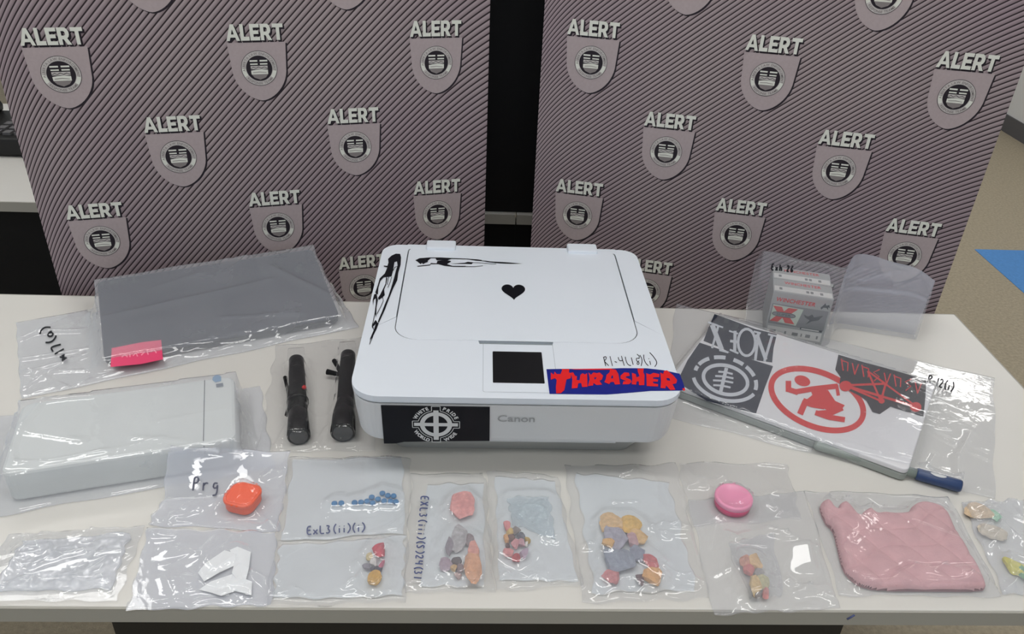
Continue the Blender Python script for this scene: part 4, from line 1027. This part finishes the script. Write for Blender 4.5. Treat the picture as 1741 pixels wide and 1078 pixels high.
M['film_folded'] = film('folded_film', 0.42, bump=.25, bscale=14, tint=(226, 231, 246))
standing_bag()

# ------------------------------------------------------------------ the row of small bags along the front
M['orange'] = mat('orange_plastic', (255, 92, 28), .38, .45, sss=.1)
M['pink_cap'] = mat('pink_plastic', (246, 158, 192), .3, .5, sss=.15)
M['pink_cap_deep'] = mat('deep_pink_plastic', (226, 62, 122), .3, .5, sss=.15)
M['paper'] = mat('white_paper', (242, 244, 246), .7, .2)
M['pill'] = mat('blue_pill', (38, 122, 178), .55, .3, var=.06, vscale=400)
def chunk_mesh(seed, sx, sy, sz, facet=.25, sub=2):
    """an irregular crumb: a rounded lump cut by random planes"""
    R = random.Random(seed); bm = bmesh.new(); bmesh.ops.create_icosphere(bm, subdivisions=sub+1, radius=1.0)
    pl = []
    for k in range(14):
        n = Vector((R.gauss(0, 1), R.gauss(0, 1), R.gauss(0, .8))).normalized(); pl.append((n, R.uniform(.5, .85)))
    for v in bm.verts:
        for n, d in pl:
            t = v.co.dot(n)
            if t > d: v.co -= n*(t-d)
        v.co *= 1+R.uniform(-.05, .05)
    for v in bm.verts: v.co = Vector((v.co.x*sx, v.co.y*sy, v.co.z*sz))
    zmin = min(v.co.z for v in bm.verts)
    for v in bm.verts: v.co.z -= zmin
    me = bpy.data.meshes.new('chunk'); bm.to_mesh(me); bm.free()
    for p in me.polygons: p.use_smooth = False
    return me
_cm = {}
def chunk_mat(rgb):
    if rgb not in _cm: _cm[rgb] = mat('chunk_%d_%d_%d' % rgb, rgb, .85, .15, var=.16, vscale=160, bump=.6, bscale=700)
    return _cm[rgb]
_seed = [100]
def chunk(px, py, rx, ry, h, rgb, label, z=.0030, name='powder_chunk', cat='chunk', group=None, rot=None):
    """rx, ry: half sizes in photo pixels"""
    _seed[0] += 1
    p = G(px, py, z+h*.4); k = np.linalg.norm(G(px+1, py, z)-G(px, py, z)); ky = np.linalg.norm(G(px, py+1, z)-G(px, py, z))
    me = chunk_mesh(_seed[0], rx*k*1.32, ry*ky*1.32, h/1.5); me.materials.append(chunk_mat(rgb)); me.name = name
    o = bpy.data.objects.new(name, me); COL.objects.link(o); o.location = (p[0], p[1], TZ+z); o.rotation_euler.z = (rot if rot is not None else random.Random(_seed[0]).uniform(-.5, .5))
    tag(o, label, cat, group)
    pol = [(p[0]+rx*k*math.cos(a), p[1]+ry*ky*math.sin(a)) for a in [i/10*2*PI for i in range(10)]]
    return (pol, z+h*1.02)
def cen(c, x0, y0, s): return (x0+c[0]/s, y0+c[1]/s)

# a: bag at the left corner with folded clear film inside
bag('folded sheet of clear crumpled film inside the leftmost front bag', [(40, 922), (222, 912), (190, 1005), (-10, 1008)], name='film_sheet', cat='film sheet', m='film_dense', seed=51, creases=16, amp=.006, crumple=.0022, res=.0024, base=.0016, seal=False)
bag('clear bag with a folded film sheet, leftmost in the front row', [(17, 912), (247, 896), (199, 1023), (-62, 1022)], [(poly_px([(40, 922), (222, 912), (190, 1005), (-10, 1008)]), .0085)], m='film', seed=52, creases=12, amp=.005, crumple=.0012, res=.0024, decay=.97,
    lines=[([(60, 975), (100, 958), (148, 947)], .006), ([(130, 912), (160, 905), (200, 901), (215, 908)], .005), ([(22, 940), (28, 962), (40, 977)], .006), ([(-10, 1010), (70, 1000), (175, 994)], .005)])

# b: orange container above, folded white papers below
def orange_box():
    c4_ = [G(x, y, .0) for x, y in ((398, 818), (447, 828), (434, 884), (378, 868))]
    c = sum(c4_)/4; u = (c4_[1]-c4_[0])+(c4_[2]-c4_[3]); u /= np.linalg.norm(u); v = np.array([-u[1], u[0], 0])
    c = G(413.5, 848, .012); c[2] = TZ; w = .0445
    r = empty('container', tuple(c+np.array([0, 0, .0022])), 'small square orange plastic container in a front bag', 'container')
    o = c-u*w/2-v*w/2; o[2] = TZ+.0022
    b = MB(); frame_slab(o, u, v, w-.003, w-.003, 0, 0, .014, .013, .003, b, .0015, .0015); b.build('tub', M['orange'], r)
    b = MB(); frame_slab(o, u, v, w, w, 0, .0125, .0190, .014, .0022, b); b.build('lid', M['orange'], r)
    b = MB(); k = 7
    out = [o+u*x+v*y for x, y in rrect(.0035, w-.0035, .0035, w-.0035, .011, 6)]
    b.tube([(p[0], p[1], TZ+.0022+.0190) for p in out+[out[0]]], .0009, 6); b.build('lid_rim', M['orange'], r)
    return [tuple((o+u*x+v*y)[:2]) for x, y in rrect(0, w, 0, w, .013, 5)]
op = orange_box()
B1 = bag('clear bag with the orange container, second bag from the left in the front row', [(290, 765, .050), (492, 769, .014), (474, 906), (252, 893)], [(op, .0222)], m='film', under='film_under', lift=(.056, .014, .5), seed=64, creases=4, amp=.004, decay=.93, res=.0024,
    lines=[([(284, 895), (315, 868), (340, 850)], .005), ([(300, 885), (340, 870), (370, 855)], .004), ([(450, 822), (465, 814), (482, 812)], .004), ([(440, 880), (460, 895), (470, 902)], .005)])
bag_text(B1, 'Prg', ((326, 834), (24, 0), (2, -24)), 2.8, 'pen_grey', .70)
papers = [([(393, 938), (404, 933), (424, 941), (421, 965), (414, 992), (396, 972), (400, 955)], 'white folded paper scrap, uppermost of the three in the bag below the orange container'),
          ([(341, 972), (352, 958), (380, 939), (397, 944), (394, 962), (372, 972), (350, 985)], 'white folded paper scrap, left of the three in the bag below the orange container'),
          ([(345, 1002), (362, 990), (394, 979), (410, 985), (423, 990), (422, 1010), (398, 1004), (378, 1011), (362, 1006)], 'white folded paper scrap, lowest of the three in the bag below the orange container')]
pcs = []
for i, (P, lab) in enumerate(papers):
    b = MB(); z0 = .0026; n = len(P); cm = np.mean(np.array(P), 0); P = [tuple(cm+(np.array(q)-cm)*1.16) for q in P]; R = random.Random(40+i)
    low = [G(x, y, z0) for x, y in P]; hi = [G(x, y, z0+.0006+.0042*(k % 2)) for k, (x, y) in enumerate(P)]; mid = G(cm[0], cm[1], z0+.0012+.004*(i % 2))
    b.add(low, [tuple(range(n))]); b.add(low+hi, [(k, n+k, n+(k+1) % n, (k+1) % n) for k in range(n)]); b.add(hi+[mid], [(k, (k+1) % n, n) for k in range(n)])
    one(b, 'paper_scrap', M['paper'], lab, 'paper', 'white paper scraps'); pcs.append((poly_px(P), z0+.005))
bag('clear bag with white folded paper scraps, below the orange container at the table edge', [(252, 900), (471, 906), (464, 1029), (217, 1041)], pcs, m='film', under='film_under', seed=62, creases=8, amp=.004, decay=.95, res=.0024, base=.0012,
    lines=[([(318, 1010), (340, 1002)], .006), ([(300, 935), (330, 940)], .004, .008), ([(430, 982), (452, 990)], .007), ([(388, 930), (402, 915)], .006), ([(232, 905), (262, 912), (300, 915)], .004)])

# c: blue pills and the lettered bag, coloured pebbles below
def pill(px, py):
    p = G(px, py, .004); b = MB(); r_ = .00415
    prof = [(.0, 0), (.6, .0), (.95, .0006), (1, .0013), (1, .0024), (.92, .0033), (.55, .0041), (0, .0044)]
    rings = [[(p[0]+max(a, .02)*r_*math.cos(2*PI*k/20), p[1]+max(a, .02)*r_*math.sin(2*PI*k/20), TZ+.0034+z) for k in range(20)] for a, z in prof]
    b.loft(rings, 0, True); return b
PX = sorted([cen(c, 450, 750, 3.285) for c in ((390,352),(428,350),(502,347),(538,345),(572,340),(598,317),(603,349),(633,328),(658,295),(667,338),(688,308),(703,340),(720,310),(733,343))])
ords = 'first second third fourth fifth sixth seventh eighth ninth tenth eleventh twelfth thirteenth last'.split()
proto = None; pp = []
for i, (x, y) in enumerate(PX):
    lab = 'leftmost round blue pill, set apart with one other in the clear bag' if i == 0 else ('round blue pill just right of the leftmost one, before the gap' if i == 1 else 'round blue pill, %s from the left in the clear bag' % ords[i])
    if i == 13: lab = 'rightmost round blue pill in the clear bag'
    if proto is None: o = proto = one(pill(x, y), 'pill', M['pill'], lab, 'pill', 'blue pills in the clear bag')
    else:
        o = proto.copy(); COL.objects.link(o); p = G(x, y, .004); o.location = (p[0], p[1], proto.location.z); o['label'] = lab
    p = o.location; pp.append(([(p.x+.004*math.cos(a), p.y+.004*math.sin(a)) for a in [k/8*2*PI for k in range(8)]], .0082))
B2 = bag('milky zip bag holding the blue pills, ink writing along its lower edge', [(499, 784), (684, 778), (689, 908), (480, 922)], pp, name='zip_bag', m='zip_top', under='zip_film', soft=10, seed=71, creases=5, amp=.002, decay=.93, res=.0024, base=.0020, zip_=True)
bag_text(B2, 'ExL3(ii)(i)', ((521, 909), (17.5, -1.0), (0, -14)), 2.3, 'pen_blue', .62)
ch = []
for (x, y, rx, ry, h, rgb, lab) in ((640,610,36,40,.010,(206,84,98),'red pebble, topmost in the bag below the blue pills'), (585,648,18,17,.006,(222,206,160),'cream pebble left of the red one in the bag below the blue pills'),
    (605,682,25,23,.007,(228,224,222),'white pebble in the bag below the blue pills'), (570,702,24,18,.006,(150,146,156),'grey pebble left of the white one in the bag below the blue pills'),
    (607,716,22,14,.006,(96,92,104),'dark grey pebble under the white one in the bag below the blue pills'), (636,720,20,18,.006,(82,78,92),'darkest pebble, right of the grey ones below the blue pills'),
    (608,768,36,40,.010,(222,174,88),'yellow pebble, lowest in the bag below the blue pills'), (655,692,14,22,.005,(206,120,140),'small pink pebble at the right in the bag below the blue pills')):
    q = cen((x, y), 450, 750, 3.285); ch.append(chunk(q[0], q[1], rx/3.285, ry/3.285, h, rgb, lab, name='pebble', cat='pebble', group='coloured pebbles below the pills'))
bag('small zip bag of coloured pebbles, below the blue pills', [(477, 931), (689, 914), (684, 1016), (464, 1020)], ch, name='zip_bag', m='zip_top', under='zip_film', soft=10, seed=72, creases=6, amp=.003, decay=.95, res=.0024, base=.0020,
    lines=[([(590, 1000), (600, 995)], .006), ([(648, 950), (660, 948), (655, 956)], .005), ([(497, 1003), (508, 1010)], .005)])
allc = [(poly_px([(499, 784), (684, 778), (689, 908), (480, 922)]), .0055), (poly_px([(477, 931), (689, 914), (684, 1016), (464, 1020)]), .0055)] + [(a, h+.003) for a, h in pp+ch]
bag('outer clear bag around the blue pills and the coloured pebbles', [(493, 785), (700, 785), (689, 1026), (453, 1033)], allc, m='film_thin', soft=10, seed=73, creases=6, amp=.003, decay=.95, res=.0026, base=.0008, zip_=True)

# e: bag with writing up its left side
ch = []
C5 = lambda x, y: cen((x, y), 680, 770, 3.5)
for (x, y, rx, ry, h, rgb, lab) in ((375,325,66,80,.008,(232,164,160),'large pale pink chunk, topmost in the bag with upright writing'), (345,520,50,70,.006,(186,182,184),'pale grey flake in the bag with upright writing'),
    (292,560,22,50,.006,(150,142,150),'narrow grey chunk at the left in the bag with upright writing'), (268,665,34,36,.006,(176,158,170),'mauve chunk at lower left in the bag with upright writing'),
    (418,520,26,30,.006,(150,136,138),'grey brown chunk above the orange slab in the bag with upright writing'), (440,590,44,50,.008,(226,164,152),'salmon chunk on the orange slab in the bag with upright writing'),
    (440,695,48,85,.009,(222,168,134),'orange tan slab, right of the bag with upright writing'), (335,650,26,24,.006,(106,98,100),'dark crumb in the bag with upright writing'),
    (322,690,18,18,.007,(226,190,140),'cream crumb among dark ones in the bag with upright writing'), (352,690,22,22,.006,(140,122,126),'brown crumb beside the orange slab in the bag with upright writing'), (345,735,24,18,.005,(196,170,166),'lowest pinkish crumb in the bag with upright writing')):
    q = C5(x, y); ch.append(chunk(q[0], q[1], rx/3.5, ry/3.5, h, rgb, lab, group='chunks in the bag with upright writing', rot=0))
bag('inner milky bag of pink and grey chunks, under the upright writing', [(726, 826), (822, 824), (824, 1000), (716, 998)], ch, name='zip_bag', m='zip_top', under='zip_film', soft=10, seed=81, creases=4, amp=.003, decay=.94, res=.0024, base=.0018)
B3 = bag('clear bag with blue writing up its left side, left of the foil bag', [(701, 808), (824, 806), (840, 1008), (686, 1009)], [(poly_px([(726, 826), (822, 824), (824, 1000), (716, 998)]), .005)]+[(a, h+.002) for a, h in ch], m='film_thin', soft=10, seed=82, creases=7, amp=.003, decay=.95, res=.0026, base=.0006,
    lines=[([(780, 1004), (795, 998), (808, 998)], .006), ([(786, 955), (789, 970), (785, 980)], .006)])
bag_text(B3, 'EXL3(iii)(S)24(31', ((716, 843), (-1.2, 13.5), (13, .5)), 2.2, 'pen_blue', .72)

# f: bag with crumpled foil-like film and crumbs
ch = []
for (x, y, rx, ry, h, rgb, lab) in ((636,436,22,22,.007,(222,142,142),'pink crumb, topmost in the foil bag'), (650,482,24,22,.008,(222,190,124),'yellow crumb below the topmost pink one in the foil bag'),
    (690,470,24,20,.007,(150,140,136),'grey brown crumb beside the yellow one in the foil bag'), (720,500,26,20,.007,(104,104,114),'dark grey crumb in the foil bag'), (760,522,18,16,.006,(196,164,80),'mustard crumb, rightmost in the foil bag'),
    (664,514,20,18,.007,(126,98,92),'brown crumb in the middle of the foil bag'), (634,520,16,26,.006,(226,172,120),'pale orange crumb at the left of the foil bag'), (688,548,24,24,.008,(218,158,162),'rose crumb in the middle of the foil bag'),
    (718,540,22,24,.007,(206,160,168),'dusty pink crumb right of the rose one in the foil bag'), (652,600,30,30,.008,(224,152,152),'large pink crumb at lower left of the foil bag'), (694,624,30,26,.008,(192,84,88),'deep red crumb, lowest in the foil bag'),
    (738,600,26,28,.006,(186,164,182),'mauve crumb at lower right of the foil bag'), (752,548,12,14,.006,(234,232,226),'white crumb at the right edge of the foil bag'), (640,555,14,12,.006,(110,84,80),'small dark brown crumb at the left of the foil bag')):
    q = C5(x, y); ch.append(chunk(q[0], q[1], rx/3.5, ry/3.5, h, rgb, lab, group='crumbs in the foil bag', name='crumb', cat='crumb'))
fq = [(863, 851), (933, 849), (944, 920), (872, 895)]
M['foil_film'] = film('pale_blue_film', .26, tint=(226, 242, 250), rough=.04, bump=1.0, bscale=110)
bag('crumpled pale blue film wrap, upper right in the foil bag', fq, name='foil_wrap', cat='foil wrap', m='foil_film', seed=90, creases=30, amp=.0035, crumple=.0016, res=.0014, base=.0024, seal=False)
bag('inner milky bag of crumbs and blue foil, right of the upright writing', [(842, 812), (944, 820), (982, 990), (848, 988)], ch+[(poly_px(fq), .0085)], name='zip_bag', m='zip_top', under='zip_film', soft=10, seed=91, creases=5, amp=.003, decay=.93, res=.0024, base=.0016)
bag('clear bag around the crumbs and the blue foil, middle of the front row', [(825, 804), (946, 816), (989, 996), (841, 1007)], [(poly_px([(842, 812), (944, 820), (982, 990), (848, 988)]), .005)]+[(a, h+.002) for a, h in ch]+[(poly_px(fq), .010)], m='film_thin', soft=10, seed=92, creases=7, amp=.003, decay=.95, res=.0026, base=.0008,
    lines=[([(845, 998), (860, 990), (862, 985)], .006), ([(900, 985), (915, 990)], .005)])

# g: bag with lumps of powder
ch = []
C6 = lambda x, y: cen((x, y), 940, 770, 3.5)
for (x, y, rx, ry, h, rgb, lab) in ((350,425,70,50,.007,(222,186,140),'pale tan powder lump, upper left in the powder bag'), (455,425,62,48,.009,(226,184,104),'yellow powder lump, topmost in the powder bag'),
    (520,505,50,55,.007,(222,184,130),'sandy powder lump at the right in the powder bag'), (480,520,45,45,.007,(196,160,164),'dusty pink lump in the middle of the powder bag'), (365,520,75,70,.008,(172,168,182),'large lilac grey lump in the powder bag'), (330,548,34,22,.011,(226,180,120),'small orange flake on the lilac grey lump'),
    (400,640,95,85,.008,(154,160,174),'large blue grey lump in the powder bag'), (500,605,46,50,.007,(150,154,170),'slate lump in the middle of the powder bag'), (575,645,42,48,.009,(206,116,118),'red lump at the right in the powder bag'), (350,740,52,44,.008,(206,140,142),'pink lump at lower left in the powder bag'),
    (585,735,60,52,.009,(226,174,118),'orange tan lump, lower right in the powder bag'), (520,755,28,30,.007,(128,104,108),'dark brown lump, lowest in the powder bag')):
    q = C6(x, y); ch.append(chunk(q[0], q[1], rx/3.5, ry/3.5, h, rgb, lab, group='powder lumps', name='powder_lump', cat='powder lump'))
bag('inner milky bag of powder lumps, left of the pink round container', [(978, 806), (1136, 822), (1184, 1006), (1010, 1010)], ch, name='zip_bag', m='zip_top', under='zip_film', soft=10, seed=101, creases=5, amp=.003, decay=.94, res=.0024, base=.0016)
bag('clear bag around the yellow, grey and pink powder lumps', [(959, 794), (1148, 791), (1207, 1020), (991, 1027)], [(poly_px([(978, 806), (1136, 822), (1184, 1006), (1010, 1010)]), .005)]+[(a, h+.002) for a, h in ch], m='film_thin', soft=10, seed=102, creases=5, amp=.003, decay=.95, res=.0026, base=.0008,
    lines=[([(1104, 908), (1125, 902), (1150, 900), (1170, 905)], .006), ([(1106, 912), (1130, 918), (1165, 917)], .005), ([(1085, 967), (1110, 980), (1130, 1000)], .005), ([(1125, 978), (1170, 990), (1205, 1006)], .006), ([(986, 940), (1000, 936), (1022, 946)], .006), ([(1055, 815), (1078, 810)], .006)])

# h: round pink container above, wedge pieces below
def pink_tub():
    c = G(1246, 852, .010); r = empty('container', (c[0], c[1], TZ+.002), 'small round pink container in a bag right of the powder lumps', 'container'); R_ = .0265
    def lathe(prof, m, nm):
        b = MB(); b.loft([[(c[0]+a*R_*math.cos(2*PI*k/36), c[1]+a*R_*math.sin(2*PI*k/36), TZ+.002+z) for k in range(36)] for a, z in prof], 0, True); return b.build(nm, M[m], r)
    lathe([(.86, 0), (.94, .001), (.97, .012)], 'pink_cap_deep', 'tub')
    lathe([(.98, .0105), (1.0, .0115), (1.0, .0165), (.96, .018), (.86, .0185), (.82, .0172), (.05, .0172)], 'pink_cap', 'lid')
    return [(c[0]+R_*math.cos(a), c[1]+R_*math.sin(a)) for a in [k/20*2*PI for k in range(20)]]
pt = pink_tub()
bag('clear bag around the round pink container', [(1152, 789), (1336, 791), (1362, 884), (1176, 896)], [(pt, .0208)], m='film_thin', seed=111, creases=8, amp=.005, decay=.93, res=.0024, base=.0012,
    lines=[([(1152, 790), (1185, 822), (1213, 840)], .006), ([(1170, 832), (1205, 826), (1228, 818)], .006), ([(1278, 790), (1334, 797)], .005), ([(1303, 862), (1335, 880)], .005), ([(1240, 888), (1255, 862)], .004, .006)])
ch = []
C7 = lambda x, y: cen((x, y), 1130, 770, 3.5)
for (x, y, rx, ry, h, rgb, lab) in ((478,648,40,40,.009,(206,150,130),'pinkish brown piece, topmost left in the wedge bag'), (528,650,44,44,.009,(226,190,144),'beige piece, topmost right in the wedge bag'), (495,702,30,26,.009,(212,128,124),'red pink piece in the wedge bag'),
    (560,712,26,22,.006,(164,160,160),'grey piece at the right in the wedge bag'), (535,785,34,62,.010,(222,192,140),'long beige wedge in the middle of the wedge bag'), (592,772,34,44,.008,(206,202,164),'greenish cream piece at the right in the wedge bag'), (600,838,22,26,.007,(214,146,142),'small pink piece, lower right in the wedge bag'), (545,852,26,16,.006,(150,140,134),'grey brown piece, lowest in the wedge bag')):
    q = C7(x, y); ch.append(chunk(q[0], q[1], rx/3.5, ry/3.5, h, rgb, lab, group='pieces in the wedge bag', name='wedge_piece', cat='piece', rot=-.2))
bag('inner clear bag of beige and pink wedge pieces', [(1235, 928), (1312, 908), (1332, 1014), (1276, 1022)], ch, name='zip_bag', m='film', soft=10, seed=112, creases=5, amp=.004, decay=.93, res=.002, base=.0018)
_P = G(1357, 953, .006); _v = (CAM-_P)/np.linalg.norm(CAM-_P); _l = np.array([.80, .82, 2.70])-_P; _l /= np.linalg.norm(_l); _n = _v+_l
GLARE_FACET = ([(1333, 934), (1376, 930), (1389, 974), (1337, 980)]+[], .0130, -_n[0]/_n[2], -_n[1]/_n[2])  # patch tilt shaped to mirror a ceiling panel as a glare spot
bag('large clear bag with wedge pieces at the table edge, below the pink container', [(1170, 852), (1368, 838), (1427, 1036), (1213, 1047)], [(poly_px([(1235, 928), (1312, 908), (1332, 1014), (1276, 1022)]), .005)]+[(a, h+.002) for a, h in ch], m='film_smooth', facet=GLARE_FACET, soft=10, seed=113, creases=7, amp=.004, decay=.95, res=.0026, base=.0006,
    lines=[([(1338, 995), (1372, 1005), (1418, 1022)], .006), ([(1355, 1012), (1402, 1001)], .006), ([(1303, 905), (1335, 912), (1387, 938)], .006), ([(1305, 915), (1345, 922)], .005), ([(1236, 910), (1252, 925)], .006), ([(1255, 1022), (1330, 1018)], .004)])

# i: pink quilted slab
M['slab'] = mat('dusty_pink_powder', (212, 168, 172), .9, .12, var=.07, vscale=60, bump=.5, bscale=420)
def slab_thing():
    C8 = lambda x, y: cen((x, y), 1340, 780, 3.618)
    out = [(195,292),(205,262),(240,245),(270,268),(300,318),(315,275),(350,250),(385,275),(438,345),(470,315),(505,302),(545,335),(600,318),(740,338),(752,292),(800,262),(900,280),(980,308),(1010,390),(1090,520),(1170,660),(1235,780),(1185,802),(900,800),(560,797),(450,775),(390,735),(335,670),(305,540),(280,430),(225,385)]
    poly = [tuple(G(*C8(*p), .008)[:2]) for p in out]
    P = np.array(smooth2(poly+[poly[0]], 2)[:-1])
    x0, y0 = P.min(0); x1, y1 = P.max(0); n = 210; m_ = 180
    X, Y = np.meshgrid(np.linspace(x0-.003, x1+.003, n), np.linspace(y0-.003, y1+.003, m_), indexing='ij')
    ins = inside(X, Y, [tuple(p) for p in P])
    dist = np.full(X.shape, 9.0)
    for k in range(len(P)):
        d, _ = seg_d(X, Y, P[k], P[(k+1) % len(P)]); dist = np.minimum(dist, d)
    t = np.clip(dist/.011, 0, 1)
    Hh = .0155*np.sqrt(np.clip(1-(1-t)**2, 0, 1))
    u_ = (X*.86+Y*.5)/.040; v_ = (X*-.30+Y*.95)/.034
    q = np.abs(np.sin(PI*u_))**.5*np.abs(np.sin(PI*(v_+.25*np.sin(u_*2))))**.5
    rr_ = np.random.default_rng(3); N = np.zeros(X.shape)
    for k in range(10):
        a = rr_.uniform(0, 2*PI); f = rr_.uniform(60, 320); N += np.sin((X*math.cos(a)+Y*math.sin(a))*f+rr_.uniform(0, 6))/10
    Hh = Hh*(.62+.36*q+.12*N)
    mb = MB(); idx = -np.ones(X.shape, int); vs = []
    for i in range(n):
        for j in range(m_):
            if ins[i, j]: idx[i, j] = len(vs); vs.append((X[i, j], Y[i, j], TZ+.0020+max(Hh[i, j], .0004)))
    fs = []
    for i in range(n-1):
        for j in range(m_-1):
            q4 = (idx[i, j], idx[i+1, j], idx[i+1, j+1], idx[i, j+1])
            if min(q4) >= 0: fs.append(q4)
    mb.add(vs, fs, 0, True)
    mb.add([(a, b_, TZ+.0019) for a, b_, c_ in vs], [tuple(reversed(f)) for f in fs], 0, False)
    o = one(mb, 'powder_slab', M['slab'], 'dusty pink quilted slab with lobed upper edge in a clear bag at right', 'slab')
    return [tuple(p) for p in P[::3]]
sp_ = slab_thing()
bag('clear bag around the dusty pink quilted slab', [(1367, 836), (1612, 846), (1703, 1016), (1428, 1013)], [(sp_, .0178)], m='film', seed=121, creases=5, amp=.003, decay=.90, res=.0026, base=.0010,
    lines=[([(1400, 842), (1425, 866)], .004), ([(1470, 855), (1492, 872)], .004), ([(1515, 1000), (1545, 984), (1590, 988), (1650, 986)], .006), ([(1595, 988), (1640, 1000), (1665, 1006)], .006), ([(1680, 1000), (1700, 1014)], .006)])

# j: bag at the right edge with coloured bits
ch = []
for (x, y, rx, ry, h, rgb, lab) in ((1664,870,22,12,.006,(214,190,160),'sandy bit, upper left in the rightmost bag'), (1692,878,9,8,.006,(160,206,176),'pale green bit in the rightmost bag'), (1725,962,16,13,.008,(214,206,84),'yellow bit in the rightmost bag'), (1742,975,10,9,.007,(110,160,120),'green bit at the picture edge in the rightmost bag'), (1690,905,20,12,.005,(206,196,180),'pale beige bit in the middle of the rightmost bag')):
    ch.append(chunk(x, y, rx, ry, h, rgb, lab, group='bits in the rightmost bag', name='crumb', cat='crumb', rot=0))
bag('clear crumpled bag of coloured bits, rightmost in the front row', [(1634, 856), (1765, 850), (1830, 1010), (1706, 1012)], ch, m='film_hazy', seed=131, creases=14, amp=.006, crumple=.0015, decay=.96, res=.0026, base=.0010,
    lines=[([(1705, 1012), (1730, 992), (1745, 985)], .007), ([(1690, 930), (1712, 985)], .006), ([(1705, 960), (1722, 1000)], .006), ([(1700, 900), (1741, 930)], .005)])
